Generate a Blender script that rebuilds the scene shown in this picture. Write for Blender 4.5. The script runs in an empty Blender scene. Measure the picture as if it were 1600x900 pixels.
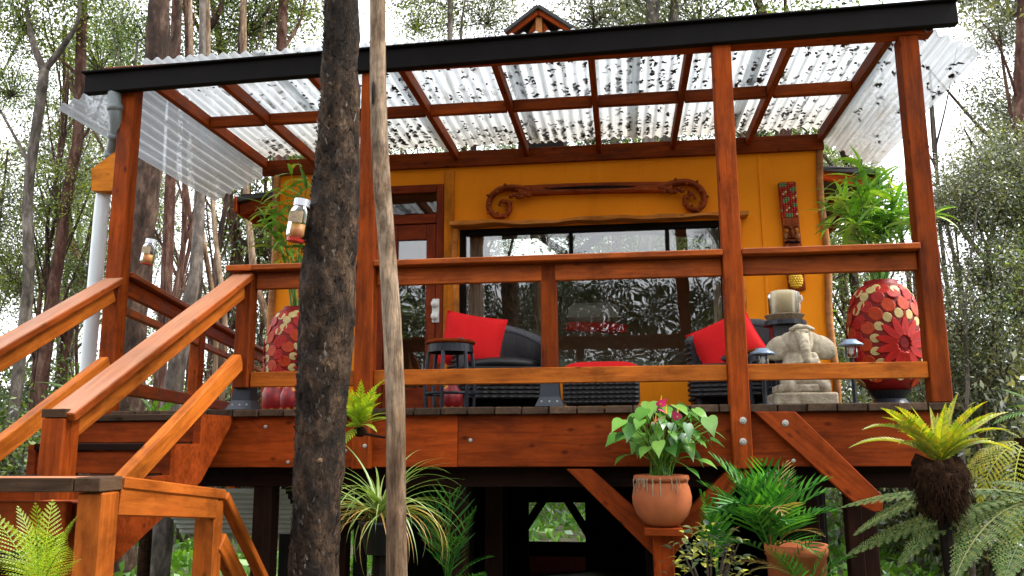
import bpy, bmesh, math, random
import numpy as np
from mathutils import Matrix, Vector, noise as mnoise
R = math.radians
rng = np.random.default_rng(7)
random.seed(7)
S = bpy.context.scene
COL = S.collection

# ------------------------------------------------------------------ camera
FPX = 1323.7
CAM = Vector((0.0, -4.93, 1.7))
_y, _p, _r = R(7.367), R(10.22), R(-0.297)
_f = Vector((-math.sin(_y)*math.cos(_p), math.cos(_y)*math.cos(_p), math.sin(_p)))
_r0 = Vector((math.cos(_y), math.sin(_y), 0)); _u0 = _r0.cross(_f)
CR = _r0*math.cos(_r) + _u0*math.sin(_r); CU = -_r0*math.sin(_r) + _u0*math.cos(_r)
cam = bpy.data.objects.new('camera', bpy.data.cameras.new('camera')); COL.objects.link(cam)
cam.data.sensor_width = 36; cam.data.lens = 36*FPX/1600; cam.data.clip_end = 500; cam.data.clip_start = 0.05
m = Matrix((CR, CU, -_f)).transposed().to_4x4(); m.translation = CAM
cam.matrix_world = m
S.camera = cam

def at(x, y, Y=None, X=None):
    """world point on the plane Y=const (or X=const) seen at photo pixel x, y"""
    d = _f + CR*((x-800)/FPX) + CU*((450-y)/FPX)
    t = (Y-CAM.y)/d.y if Y is not None else (X-CAM.x)/d.x
    return CAM + d*t
def ppm(Y): return (Y-CAM.y)/FPX          # metres per photo pixel at depth Y

# ------------------------------------------------------------------ light
SUN_EL, SUN_AZ = R(52), R(91)             # from the right, almost along the deck front
W = bpy.data.worlds.new('World'); S.world = W; W.use_nodes = True
nt = W.node_tree; bg = nt.nodes['Background']
sky = nt.nodes.new('ShaderNodeTexSky'); sky.sky_type = 'NISHITA'; sky.sun_disc = False
sky.sun_elevation = SUN_EL; sky.sun_rotation = SUN_AZ; sky.dust_density = 6; sky.air_density = 1.0; sky.ozone_density = 1
hs = nt.nodes.new('ShaderNodeHueSaturation'); hs.inputs['Saturation'].default_value = .22
mx = nt.nodes.new('ShaderNodeMixRGB'); mx.inputs[0].default_value = .78; mx.inputs[2].default_value = (8.6, 8.7, 9.2, 1)   # overcast veil
nt.links.new(sky.outputs[0], hs.inputs['Color']); nt.links.new(hs.outputs[0], mx.inputs[1])
nt.links.new(mx.outputs[0], bg.inputs['Color']); bg.inputs['Strength'].default_value = .11
sun = bpy.data.objects.new('sun', bpy.data.lights.new('sun', 'SUN')); COL.objects.link(sun)
sun.data.energy = 1.5; sun.data.angle = R(14); sun.data.color = (1, .95, .86)
sd = Vector((math.cos(SUN_EL)*math.sin(SUN_AZ), math.cos(SUN_EL)*math.cos(SUN_AZ), math.sin(SUN_EL)))
sun.rotation_euler = sd.to_track_quat('Z', 'Y').to_euler(); sun.location = (6, -6, 12)
S.view_settings.view_transform = 'Standard'; S.view_settings.look = 'None'
S.view_settings.exposure = 1.9; S.view_settings.gamma = 1
S.cycles.max_bounces = 10; S.cycles.transparent_max_bounces = 24; S.cycles.diffuse_bounces = 5
S.cycles.use_denoising = True

# ------------------------------------------------------------------ materials
def nodes(name):
    mt = bpy.data.materials.new(name); mt.use_nodes = True
    t = mt.node_tree; return mt, t, t.nodes['Principled BSDF'], t.links.new
def ramp(t, stops):
    n = t.nodes.new('ShaderNodeValToRGB'); e = n.color_ramp.elements
    while len(e) < len(stops): e.new(.5)
    for q, (p, c) in zip(e, stops): q.position = p; q.color = (*c, 1)
    return n
def coords(t, scale, out='Object', loc=None):
    tc = t.nodes.new('ShaderNodeTexCoord'); mp = t.nodes.new('ShaderNodeMapping')
    mp.inputs['Scale'].default_value = scale; t.links.new(tc.outputs[out], mp.inputs[0]); return mp
def noise(t, mp, sc, det=6, rough=.6, dist=0):
    n = t.nodes.new('ShaderNodeTexNoise'); n.inputs['Scale'].default_value = sc; n.inputs['Detail'].default_value = det
    n.inputs['Roughness'].default_value = rough; n.inputs['Distortion'].default_value = dist
    t.links.new(mp.outputs[0], n.inputs['Vector']); return n
def mix(t, kind, fac, a, b):
    n = t.nodes.new('ShaderNodeMixRGB'); n.blend_type = kind
    for i, v in ((0, fac), (1, a), (2, b)):
        if hasattr(v, 'node'): t.links.new(v, n.inputs[i])
        else: n.inputs[i].default_value = v if i == 0 else (*v, 1)
    return n.outputs[0]
def bump(t, b, h, s, d=.01):
    n = t.nodes.new('ShaderNodeBump'); n.inputs['Strength'].default_value = s; n.inputs['Distance'].default_value = d
    t.links.new(h, n.inputs['Height']); t.links.new(n.outputs[0], b.inputs['Normal'])

def wood(name, c1, c2, rough=.5, var=.35, weather=None, grain=1.0):
    mt, t, b, L = nodes(name)
    oi = t.nodes.new('ShaderNodeObjectInfo')
    mp = coords(t, (1.4, 16, 16)); 
    ad = t.nodes.new('ShaderNodeVectorMath'); ad.operation = 'ADD'; L(mp.outputs[0], ad.inputs[0])
    sc = t.nodes.new('ShaderNodeMath'); sc.operation = 'MULTIPLY'; sc.inputs[1].default_value = 37; L(oi.outputs['Random'], sc.inputs[0])
    L(sc.outputs[0], ad.inputs[1])
    class P: outputs = [ad.outputs[0]]
    n1 = noise(t, P, 2.2, 8, .65, .6)
    r1 = ramp(t, [(.28, c1), (.72, c2)]); L(n1.outputs[0], r1.inputs[0])
    mp2 = coords(t, (1, 2.5, 2.5)); n2 = noise(t, mp2, 3.1, 5, .6)
    r2 = ramp(t, [(.3, (.42, .38, .36)), (.52, (1, 1, 1)), (.75, (1.3, 1.2, 1.05))]); L(n2.outputs[0], r2.inputs[0])
    c = mix(t, 'MULTIPLY', .75, r1.outputs[0], r2.outputs[0])
    mr = t.nodes.new('ShaderNodeMapRange'); mr.inputs[3].default_value = 1-var; mr.inputs[4].default_value = 1+var; L(oi.outputs['Random'], mr.inputs[0])
    c = mix(t, 'MULTIPLY', 1, c, mr.outputs[0])
    # weather marks: broad worn and darkened patches
    n5 = noise(t, coords(t, (.8, 1.2, 1.2)), 1.7, 9, .75, .8); r5 = ramp(t, [(.36, (.40, .37, .36)), (.47, (.92, .92, .92)), (.60, (1.05, 1.03, 1)), (.72, (1.35, 1.3, 1.2))]); L(n5.outputs[0], r5.inputs[0]); c = mix(t, 'MULTIPLY', .7, c, r5.outputs[0])
    # fine dark streaks and knots
    mp3 = coords(t, (5, 9, 9)); v = t.nodes.new('ShaderNodeTexVoronoi'); v.inputs['Scale'].default_value = 1.1; L(mp3.outputs[0], v.inputs['Vector'])
    rk = ramp(t, [(.06, (.16, .12, .10)), (.16, (1, 1, 1))]); L(v.outputs['Distance'], rk.inputs[0])
    c = mix(t, 'MULTIPLY', .7, c, rk.outputs[0])
    if weather:
        g = t.nodes.new('ShaderNodeNewGeometry'); sp = t.nodes.new('ShaderNodeSeparateXYZ'); L(g.outputs['Normal'], sp.inputs[0])
        rw = ramp(t, [(.55, (0, 0, 0)), (.85, (.75, .75, .75))]); L(sp.outputs['Z'], rw.inputs[0])
        w2 = mix(t, 'MULTIPLY', 1, rw.outputs[0], n1.outputs[0]); w3 = mix(t, 'ADD', .25, w2, rw.outputs[0])
        c = mix(t, 'MIX', w3, c, weather)
    L(c, b.inputs['Base Color']); b.inputs['Roughness'].default_value = rough
    rr = ramp(t, [(.3, (rough-.12,)*3), (.7, (min(1, rough+.18),)*3)]); L(n2.outputs[0], rr.inputs[0]); L(rr.outputs[0], b.inputs['Roughness']); b.inputs['Specular IOR Level'].default_value = .09
    bump(t, b, n1.outputs[0], .28*grain, .006)
    return mt
def plain(name, c, rough=.6, metal=0, var=.25, sc=12, bmp=.15, c2=None, dist=.004, spec=.5):
    mt, t, b, L = nodes(name)
    n = noise(t, coords(t, (1, 1, 1)), sc, 6, .65)
    c2 = c2 or tuple(v*(1-var) for v in c)
    r = ramp(t, [(.3, c2), (.7, c)]); L(n.outputs[0], r.inputs[0]); L(r.outputs[0], b.inputs['Base Color'])
    b.inputs['Roughness'].default_value = rough; b.inputs['Metallic'].default_value = metal
    b.inputs['Specular IOR Level'].default_value = spec
    if bmp: bump(t, b, n.outputs[0], bmp, dist)
    return mt
def bark(name, stops, zs=.35, sc=9, bmp=1.0, lichen=None, dist=.03, fine=0):
    mt, t, b, L = nodes(name)
    mp = coords(t, (1, 1, zs)); n = noise(t, mp, sc, 9, .7, .4); n2 = noise(t, coords(t, (1, 1, 1)), 2.3, 4, .6)
    mm = mix(t, 'MIX', .3, n.outputs[0], n2.outputs[0])
    r = ramp(t, stops); L(mm, r.inputs[0]); c = r.outputs[0]
    if lichen:
        n3 = noise(t, coords(t, (1, 1, .7)), 5.5, 8, .72); r3 = ramp(t, [(.52, (0, 0, 0)), (.66, (1, 1, 1))]); L(n3.outputs[0], r3.inputs[0])
        c = mix(t, 'MIX', r3.outputs[0], c, lichen)
    L(c, b.inputs['Base Color']); b.inputs['Roughness'].default_value = .9; b.inputs['Specular IOR Level'].default_value = .25
    h = n.outputs[0]
    if fine:
        nf = noise(t, coords(t, (1, 1, zs*1.4)), fine, 6, .7, .5); h = mix(t, 'ADD', .5, n.outputs[0], nf.outputs[0])
        rf = ramp(t, [(.36, (.45, .42, .40)), (.5, (1, 1, 1)), (.64, (1.7, 1.6, 1.5))]); L(nf.outputs[0], rf.inputs[0]); L(mix(t, 'MULTIPLY', .85, c, rf.outputs[0]), b.inputs['Base Color'])
    bump(t, b, h, bmp, dist); return mt
def leafy(name, stops, trans=.35, gloss=.10, rough=.45, vein=0):
    mt, t, b, L = nodes(name); t.nodes.remove(b); out = t.nodes['Material Output']
    g = t.nodes.new('ShaderNodeNewGeometry'); r = ramp(t, stops)
    oi = t.nodes.new('ShaderNodeObjectInfo'); ad = t.nodes.new('ShaderNodeMath'); ad.operation = 'ADD'
    L(g.outputs['Random Per Island'], ad.inputs[0]); L(oi.outputs['Random'], ad.inputs[1])
    fr = t.nodes.new('ShaderNodeMath'); fr.operation = 'FRACT'; L(ad.outputs[0], fr.inputs[0]); L(fr.outputs[0], r.inputs[0])
    c = r.outputs[0]
    n = noise(t, coords(t, (1, 1, 1)), 14, 4, .6); rn = ramp(t, [(.3, (.72, .74, .7)), (.7, (1.2, 1.15, 1.1))]); L(n.outputs[0], rn.inputs[0])
    c = mix(t, 'MULTIPLY', .8, c, rn.outputs[0])
    d = t.nodes.new('ShaderNodeBsdfDiffuse'); tr = t.nodes.new('ShaderNodeBsdfTranslucent'); gl = t.nodes.new('ShaderNodeBsdfGlossy')
    gl.inputs['Roughness'].default_value = rough; gl.inputs['Color'].default_value = (.9, .95, 1, 1)
    ct = mix(t, 'MULTIPLY', 1, c, (1.5, 1.5, .7))
    L(c, d.inputs[0]); L(ct, tr.inputs[0])
    m1 = t.nodes.new('ShaderNodeMixShader'); m1.inputs[0].default_value = trans; L(d.outputs[0], m1.inputs[1]); L(tr.outputs[0], m1.inputs[2])
    m2 = t.nodes.new('ShaderNodeMixShader'); lw = t.nodes.new('ShaderNodeLayerWeight'); lw.inputs[0].default_value = .25
    ml = t.nodes.new('ShaderNodeMath'); ml.operation = 'MULTIPLY_ADD'; ml.inputs[1].default_value = gloss*2; ml.inputs[2].default_value = gloss*.35
    L(lw.outputs['Fresnel'], ml.inputs[0]); L(ml.outputs[0], m2.inputs[0]); L(m1.outputs[0], m2.inputs[1]); L(gl.outputs[0], m2.inputs[2])
    L(m2.outputs[0], out.inputs[0]); return mt
def glassy(name, tint, refl, rough=.0, ior=1.45):
    mt, t, b, L = nodes(name); t.nodes.remove(b); out = t.nodes['Material Output']
    tr = t.nodes.new('ShaderNodeBsdfTransparent'); tr.inputs[0].default_value = (*tint, 1)
    gl = t.nodes.new('ShaderNodeBsdfGlossy'); gl.inputs['Roughness'].default_value = rough
    n = noise(t, coords(t, (1, 1, 1)), 1.7, 2, .5); bp = t.nodes.new('ShaderNodeBump'); bp.inputs['Strength'].default_value = .075; bp.inputs['Distance'].default_value = .05
    L(n.outputs[0], bp.inputs['Height']); L(bp.outputs[0], gl.inputs['Normal'])
    fr = t.nodes.new('ShaderNodeFresnel'); fr.inputs[0].default_value = ior
    mm = t.nodes.new('ShaderNodeMath'); mm.operation = 'MULTIPLY_ADD'; mm.inputs[1].default_value = 1; mm.inputs[2].default_value = refl; mm.use_clamp = True
    L(fr.outputs[0], mm.inputs[0]); mxs = t.nodes.new('ShaderNodeMixShader'); L(mm.outputs[0], mxs.inputs[0]); L(tr.outputs[0], mxs.inputs[1]); L(gl.outputs[0], mxs.inputs[2])
    L(mxs.outputs[0], out.inputs[0]); return mt

def streaky(name, c, c2):
    """painted board with faded patches and vertical rain marks"""
    mt, t, b, L = nodes(name); n = noise(t, coords(t, (1, 1, 1)), 1.5, 5, .6); r1 = ramp(t, [(.3, c2), (.7, c)]); L(n.outputs[0], r1.inputs[0])
    n2 = noise(t, coords(t, (3.3, 3.3, .5)), 1.6, 8, .72, .8); r2 = ramp(t, [(.30, (.70, .60, .48)), (.46, (1, 1, 1))]); L(n2.outputs[0], r2.inputs[0])
    n3 = noise(t, coords(t, (1, 1, 1)), 60, 3, .6)
    L(mix(t, 'MULTIPLY', .5, r1.outputs[0], r2.outputs[0]), b.inputs['Base Color']); b.inputs['Roughness'].default_value = .65; b.inputs['Specular IOR Level'].default_value = .12
    bump(t, b, n3.outputs[0], .12, .003); return mt
M = {}
M['wood'] = wood('stained_wood', (.115, .0175, .002), (.31, .056, .005), .58, .28)
M['wood_red'] = wood('red_stained_wood', (.135, .020, .0028), (.33, .056, .0065), .6, .24)
M['wood_rail'] = wood('rail_wood', (.27, .060, .007), (.53, .155, .02), .5, .15)
M['wood_cap'] = wood('cap_wood', (.17, .030, .005), (.37, .085, .014), .46, .15, weather=(.42, .22, .13))
M['wood_lit'] = wood('sunlit_wood', (.20, .044, .005), (.38, .10, .013), .55, .12)  # orange of the sunlit right-facing sides put into the colour
M['wood_dark'] = wood('dark_wood', (.004, .003, .0026), (.011, .008, .006), .7, .2)  # dark frames; near-black also puts the under-cabin shade into the colour
M['wood_shadow'] = wood('stain_and_shade_wood', (.009, .004, .0026), (.026, .009, .0045), .65, .2)  # dark stair stain; deep under-deck shade is put into this colour too
M['plank'] = wood('weathered_plank', (.04, .025, .018), (.11, .070, .045), .8, .4)
M['end'] = wood('end_grain', (.030, .017, .010), (.095, .055, .033), .8, .2)
M['door'] = wood('door_wood', (.13, .017, .005), (.25, .043, .010), .45, .1)
M['live'] = wood('live_edge_wood', (.38, .11, .015), (.66, .26, .05), .4, .1)
M['log'] = wood('log_trim_wood', (.28, .10, .03), (.5, .24, .09), .6, .1)
M['carved'] = wood('carved_wood', (.12, .020, .006), (.38, .080, .016), .4, .1)
M['gutter'] = plain('black_gutter', (.0075, .006, .006), .7, 0, .4, 5, .1, spec=.1)
M['yellow'] = streaky('ochre_wall_paint', (.90, .29, .007), (.80, .235, .005))
M['trim_y'] = wood('ochre_trim', (.44, .13, .006), (.66, .22, .014), .5, .08)
M['metal_blk'] = plain('black_metal', (.02, .025, .035), .38, .3, .3, 20, .1)
M['bolt'] = plain('zinc_bolt', (.5, .48, .44), .45, .8, .3, 40, .2)
M['pvc'] = plain('pale_pvc', (.62, .68, .70), .35, 0, .12, 3, .04)
M['pvc_grey'] = plain('grey_pvc', (.19, .22, .23), .4, 0, .3, 8, .05)
M['wicker'] = plain('black_wicker', (.022, .021, .024), .42, 0, .5, 60, .6)
M['wicker_gr'] = plain('worn_grey_wicker', (.09, .095, .11), .5, 0, .5, 70, .6)
M['red'] = plain('red_fabric', (.68, .012, .014), .85, 0, .18, 5, .12, dist=.01, spec=.2)
M['stone'] = plain('carved_stone', (.56, .49, .37), .9, 0, .5, 16, 1, c2=(.24, .20, .135), dist=.015)
M['wax'] = plain('cream_wax', (.85, .72, .45), .5, 0, .08, 3, .03)
M['straw'] = plain('woven_straw', (.36, .27, .17), .9, 0, .5, 40, .7)
M['urn'] = plain('urn_red', (.24, .008, .007), .5, 0, .5, 25, .3, spec=.25)
M['t_red'] = plain('tile_red', (.45, .014, .008), .45, 0, .45, 30, .2, spec=.25)
M['t_or'] = plain('tile_orange', (.52, .050, .008), .45, 0, .4, 30, .2, spec=.25)
M['t_cr'] = plain('tile_cream', (.60, .46, .19), .45, 0, .35, 30, .2, spec=.25)
M['t_gr'] = plain('bead_green', (.10, .22, .06), .35, 0, .3, 9, .08)
M['terra'] = plain('terracotta', (.46, .135, .048), .85, 0, .4, 5, .25, c2=(.25, .07, .028), spec=.2)
M['soil'] = plain('dark_soil', (.035, .024, .016), .95, 0, .5, 30, 1, dist=.02)
M['coir'] = plain('coir_fibre', (.042, .020, .010), .95, 0, .6, 25, 1, dist=.03, c2=(.004, .0025, .002), spec=.05)
M['solar'] = plain('solar_cap_metal', (.28, .38, .52), .3, .35, .2, 10, .05)
M['curtain'] = plain('pale_curtain', (.80, .62, .50), .9, 0, .25, 4, .1)
M['white'] = plain('white_enamel', (.8, .79, .74), .4, 0, .1, 8, .05)
M['blanket'] = plain('grey_green_blanket', (.34, .36, .25), .9, 0, .5, 8, .5, c2=(.16, .18, .10))
M['linen'] = plain('grey_linen', (.55, .50, .44), .9, 0, .25, 8, .3)
M['interior'] = plain('interior_board', (.26, .17, .10), .8, 0, .3, 3, .1)
M['yellow_f'] = plain('yellow_paint_ornament', (.82, .50, .02), .5, 0, .3, 20, .3)
M['pink'] = plain('pink_spathe', (.90, .07, .30), .35, 0, .2, 6, .05)
M['tin'] = plain('painted_lid', (.55, .57, .62), .35, .5, .2, 9, .1)
M['redtin'] = plain('red_lid', (.5, .03, .02), .4, .1, .3, 9, .1)
M['bark'] = bark('rough_dark_bark', [(.38, (.005, .0033, .0022)), (.48, (.024, .014, .008)), (.58, (.075, .045, .026)), (.70, (.21, .14, .085))], .45, 17, 1, dist=.05, fine=60)
M['bark_pale'] = bark('smooth_pale_bark', [(.38, (.055, .03, .016)), (.48, (.14, .092, .055)), (.60, (.27, .205, .145))], .12, 11, .8, lichen=(.08, .046, .026), dist=.015, fine=45)
M['bark_brown'] = bark('brown_bark', [(.38, (.010, .006, .004)), (.5, (.045, .025, .017)), (.62, (.13, .085, .06))], .35, 9, 1)
M['bark_red'] = bark('reddish_bark', [(.38, (.022, .009, .006)), (.5, (.08, .035, .024)), (.62, (.18, .11, .08))], .35, 9, 1)
M['bark_grey'] = bark('grey_bark', [(.38, (.03, .024, .02)), (.5, (.09, .075, .062)), (.62, (.21, .18, .155))], .35, 9, 1)
M['twig'] = plain('twig_bark', (.10, .075, .055), .9, 0, .5, 9, .3)
G = lambda *c: [(i/(len(c)-1), v) for i, v in enumerate(c)]
M['leaf_a'] = leafy('forest_leaf', G((.014, .026, .008), (.055, .095, .018), (.14, .21, .036), (.27, .34, .06)), .45, .10)
M['leaf_b'] = leafy('grey_forest_leaf', G((.022, .028, .016), (.075, .09, .045), (.15, .17, .085), (.27, .28, .15)), .45, .10)
M['leaf_c'] = leafy('yellow_forest_leaf', G((.018, .033, .008), (.085, .13, .022), (.22, .29, .04), (.38, .42, .06)), .48, .08)
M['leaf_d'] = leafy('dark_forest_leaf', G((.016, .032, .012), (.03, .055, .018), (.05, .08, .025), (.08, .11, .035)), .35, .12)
M['leaf_e'] = leafy('shaded_forest_leaf', G((.010, .018, .008), (.016, .028, .011), (.024, .038, .014)), .2, .02, .6)  # leaf colour darkened so the window mirrors a dim forest
M['bamboo'] = leafy('bright_bamboo_leaf', G((.07, .19, .016), (.12, .30, .022), (.20, .42, .035), (.40, .52, .07)), .42, .12)
M['fern'] = leafy('fresh_fern', G((.05, .15, .015), (.10, .25, .02), (.17, .34, .03)), .4, .08)
M['fern_y'] = leafy('yellow_fern', G((.16, .24, .012), (.28, .34, .015), (.40, .40, .02), (.36, .26, .03)), .42, .08)
M['fern_yg'] = leafy('spring_fern', G((.16, .28, .015), (.24, .36, .018), (.36, .42, .02)), .42, .08)
M['fern_g'] = leafy('sage_tree_fern', G((.055, .105, .03), (.09, .155, .045), (.14, .20, .06), (.19, .20, .08)), .35, .05)
M['palm'] = leafy('glossy_palm', G((.014, .08, .014), (.025, .12, .018), (.042, .17, .02), (.085, .27, .03)), .3, .02, .55)
M['anth'] = leafy('glossy_heart_leaf', G((.02, .085, .010), (.04, .15, .014), (.08, .23, .022), (.17, .34, .06)), .25, .12, .35)
M['spider'] = leafy('strap_leaf', G((.09, .18, .025), (.17, .28, .05), (.30, .36, .12)), .35, .12)
M['dry'] = leafy('dry_frond', G((.16, .09, .03), (.26, .16, .05), (.20, .20, .05)), .3, .03)
M['spider_dry'] = leafy('dry_strap_leaf', G((.35, .25, .06), (.45, .30, .08), (.40, .20, .06)), .3, .08)
M['croton'] = leafy('croton_leaf', G((.02, .05, .015), (.03, .07, .02), (.40, .42, .03), (.55, .55, .05)), .25, .2)
M['lime'] = leafy('lime_leaf', G((.25, .45, .02), (.35, .55, .03)), .4, .15)
M['litter'] = plain('dead_leaf', (.035, .022, .014), .9, 0, .6, 20, .3)
M['glass'] = glassy('window_glass', (.88, .90, .88), .065)
M['jar'] = glassy('jar_glass', (.93, .93, .91), .02)
M['rust_liq'] = plain('jar_filling', (.30, .05, .02), .5, 0, .4, 14, .1, c2=(.45, .28, .05))
def floral():
    mt, t, b, L = nodes('floral_glaze'); v = t.nodes.new('ShaderNodeTexVoronoi'); v.inputs['Scale'].default_value = 17; L(coords(t, (1, 1, 1)).outputs[0], v.inputs['Vector'])
    r1 = ramp(t, [(.0, (.75, .5, .08)), (.26, (.72, .36, .05)), (.32, (.45, .012, .012)), (.6, (.22, .008, .010))]); L(v.outputs['Distance'], r1.inputs[0]); L(r1.outputs[0], b.inputs['Base Color']); b.inputs['Roughness'].default_value = .4; return mt
M['floral'] = floral()
M['ground'] = plain('forest_floor', (.10, .085, .05), .95, 0, .6, 1.2, 1, c2=(.035, .045, .018), dist=.05)
M['roofing'] = plain('dark_roofing', (.03, .03, .032), .7, 0, .4, 6, .3)
def plastic(name, k, clear=.2):
    mt, t, b, L = nodes(name); K = lambda *c: tuple(v*k for v in c); t.nodes.remove(b); out = t.nodes['Material Output']
    n = noise(t, coords(t, (1, .35, 1)), 4, 7, .7); r0 = ramp(t, [(.30, K(.50, .45, .38)), (.42, K(.62, .645, .655)), (.7, K(.66, .71, .74))]); L(n.outputs[0], r0.inputs[0])
    n2 = noise(t, coords(t, (26, .5, 1)), 3, 6, .7); r2 = ramp(t, [(.35, (.66, .66, .66)), (.55, (1, 1, 1))]); L(n2.outputs[0], r2.inputs[0])
    tc = t.nodes.new('ShaderNodeTexCoord'); sp = t.nodes.new('ShaderNodeSeparateXYZ'); L(tc.outputs['Object'], sp.inputs[0])
    rd = ramp(t, [(.55, (1, 1, 1)), (.95, (.88, .80, .70))]); dv = t.nodes.new('ShaderNodeMath'); dv.operation = 'MULTIPLY'; dv.inputs[1].default_value = .5; L(sp.outputs['Y'], dv.inputs[0]); L(dv.outputs[0], rd.inputs[0])   # grime gathers at the wall end
    class r: outputs = [mix(t, 'MULTIPLY', 1, mix(t, 'MULTIPLY', .8, r0.outputs[0], r2.outputs[0]), rd.outputs[0])]
    tl = t.nodes.new('ShaderNodeBsdfTranslucent'); tp = t.nodes.new('ShaderNodeBsdfTransparent'); gl = t.nodes.new('ShaderNodeBsdfPrincipled')
    gl.inputs['Roughness'].default_value = .25; gl.inputs['Specular IOR Level'].default_value = .3
    for q, i in ((tl, 0), (tp, 0), (gl, 0)): L(r.outputs[0], q.inputs[i])
    m1 = t.nodes.new('ShaderNodeMixShader'); m1.inputs[0].default_value = clear; L(tl.outputs[0], m1.inputs[1]); L(tp.outputs[0], m1.inputs[2])
    m2 = t.nodes.new('ShaderNodeMixShader'); m2.inputs[0].default_value = .2; L(m1.outputs[0], m2.inputs[1]); L(gl.outputs[0], m2.inputs[2])
    L(m2.outputs[0], out.inputs[0]); return mt
M['sheet'] = plastic('corrugated_plastic', .70); M['sheet_side'] = plastic('smoky_corrugated_plastic', .50, .42)
M['tin_sheet'] = plain('corrugated_tin', (.52, .55, .53), .5, .1, .35, 5, .1)

# ------------------------------------------------------------------ helpers
WM = {}
def link(o, parent=None, mw=None):
    mw = mw or Matrix.Identity(4); COL.objects.link(o)
    if parent: o.parent = parent; o.matrix_parent_inverse = WM[parent.name].inverted()
    o.matrix_basis = mw; WM[o.name] = mw.copy(); return o
def tag(o, label=None, cat=None, group=None, kind=None):
    for k, v in (('label', label), ('category', cat), ('group', group), ('kind', kind)):
        if v: o[k] = v
    return o
def thing(name, label, cat, loc=(0, 0, 0), group=None, rot=None):
    o = bpy.data.objects.new(name, None); o.empty_display_size = .1
    mw = Matrix.Translation(Vector(loc))
    if rot is not None: mw = mw @ rot
    link(o, None, mw); return tag(o, label, cat, group)
def mesh(name, v, f, mat, smooth=False):
    me = bpy.data.meshes.new(name)
    me.from_pydata([tuple(p) for p in v], [], [tuple(q) for q in f]); me.update()
    for q in (mat if isinstance(mat, (list, tuple)) else [mat]): me.materials.append(q)
    if smooth: me.polygons.foreach_set('use_smooth', [True]*len(me.polygons))
    return me
def obj(name, me, parent=None, mw=None): return link(bpy.data.objects.new(name, me), parent, mw)
def make(name, vf, mat, parent=None, mw=None, smooth=False): return obj(name, mesh(name, vf[0], vf[1], mat, smooth), parent, mw)
def quads(name, V, mat, smooth=False):
    """mesh of separate quads from an (n,4,3) array"""
    n = len(V); me = bpy.data.meshes.new(name)
    me.vertices.add(n*4); me.vertices.foreach_set('co', np.ascontiguousarray(V, dtype=np.float32).ravel())
    me.loops.add(n*4); me.loops.foreach_set('vertex_index', np.arange(n*4, dtype=np.int32))
    me.polygons.add(n); me.polygons.foreach_set('loop_start', np.arange(0, n*4, 4, dtype=np.int32))
    me.polygons.foreach_set('loop_total', np.full(n, 4, dtype=np.int32))
    me.update(calc_edges=True); me.validate()
    for q in (mat if isinstance(mat, (list, tuple)) else [mat]): me.materials.append(q)
    return me
def boxm(name, sx, sy, sz, mat, bev=.004, seg=1):
    bm = bmesh.new(); bmesh.ops.create_cube(bm, size=1)
    bmesh.ops.scale(bm, vec=(sx, sy, sz), verts=bm.verts)
    if bev: bmesh.ops.bevel(bm, geom=bm.edges[:], offset=min(bev, min(sx, sy, sz)*.3), segments=seg, affect='EDGES', profile=.5)
    me = bpy.data.meshes.new(name); bm.to_mesh(me); bm.free(); me.materials.append(mat); return me
def board(name, a, b, w, h, mat, parent, up=(0, 0, 1), bev=.005, anchor=(0, 0)):
    """bar from a to b, local X along it; w across, h along `up`; anchor shifts the section"""
    a, b = Vector(a), Vector(b); d = b-a; X = d.normalized(); upv = Vector(up)
    Yv = upv.cross(X).normalized(); Z = X.cross(Yv)
    mw = Matrix((X, Yv, Z)).transposed().to_4x4(); mw.translation = (a+b)/2 + Yv*anchor[0]*w + Z*anchor[1]*h
    return obj(name, boxm(name, d.length, w, h, mat, bev), parent, mw)
def box(name, x0, x1, y0, y1, z0, z1, mat, parent, bev=.004):
    """axis box; the grain runs along its longest side"""
    s = [x1-x0, y1-y0, z1-z0]; k = s.index(max(s)); c = Vector(((x0+x1)/2, (y0+y1)/2, (z0+z1)/2))
    rot = {0: Matrix.Identity(4), 1: Matrix.Rotation(R(90), 4, 'Z'), 2: Matrix.Rotation(R(-90), 4, 'Y')}[k]
    q = {0: s, 1: [s[1], s[0], s[2]], 2: [s[2], s[1], s[0]]}[k]
    return obj(name, boxm(name, *q, mat, bev), parent, Matrix.Translation(c) @ rot)
def tube(pts, rad, n=10, cap=True, bumpf=None):
    pts = [Vector(p) for p in pts]; V = []; F = []; up = Vector((.13, .9, .31))
    for i, p in enumerate(pts):
        d = (pts[min(i+1, len(pts)-1)]-pts[max(i-1, 0)]).normalized()
        a = d.cross(up).normalized() if abs(d.dot(up)) < .97 else d.cross(Vector((1, 0, 0))).normalized(); b = d.cross(a); up = b if False else up
        r = rad[i] if hasattr(rad, '__len__') else rad
        for k in range(n):
            t = 2*math.pi*k/n; dirv = a*math.cos(t)+b*math.sin(t)
            rr = r*(bumpf(p+dirv*r, t) if bumpf else 1); V.append(p+dirv*rr)
    for i in range(len(pts)-1):
        for k in range(n): F.append((i*n+k, i*n+(k+1) % n, (i+1)*n+(k+1) % n, (i+1)*n+k))
    if cap: F.append(tuple(range(n))[::-1]); F.append(tuple((len(pts)-1)*n+k for k in range(n)))
    return V, F
def merge(*parts):
    V = []; F = []
    for v, f in parts:
        o = len(V); V += list(v); F += [tuple(i+o for i in q) for q in f]
    return V, F
def lathe(prof, n=28, a0=0, a1=2*math.pi):
    full = abs(a1-a0-2*math.pi) < 1e-6; k = n if full else n+1; V = []; F = []
    for r, z in prof:
        for i in range(k):
            t = a0+(a1-a0)*i/n; V.append((r*math.cos(t), r*math.sin(t), z))
    for j in range(len(prof)-1):
        for i in range(n):
            i2 = (i+1) % k; F.append((j*k+i, j*k+i2, (j+1)*k+i2, (j+1)*k+i))
    return V, F
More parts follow.
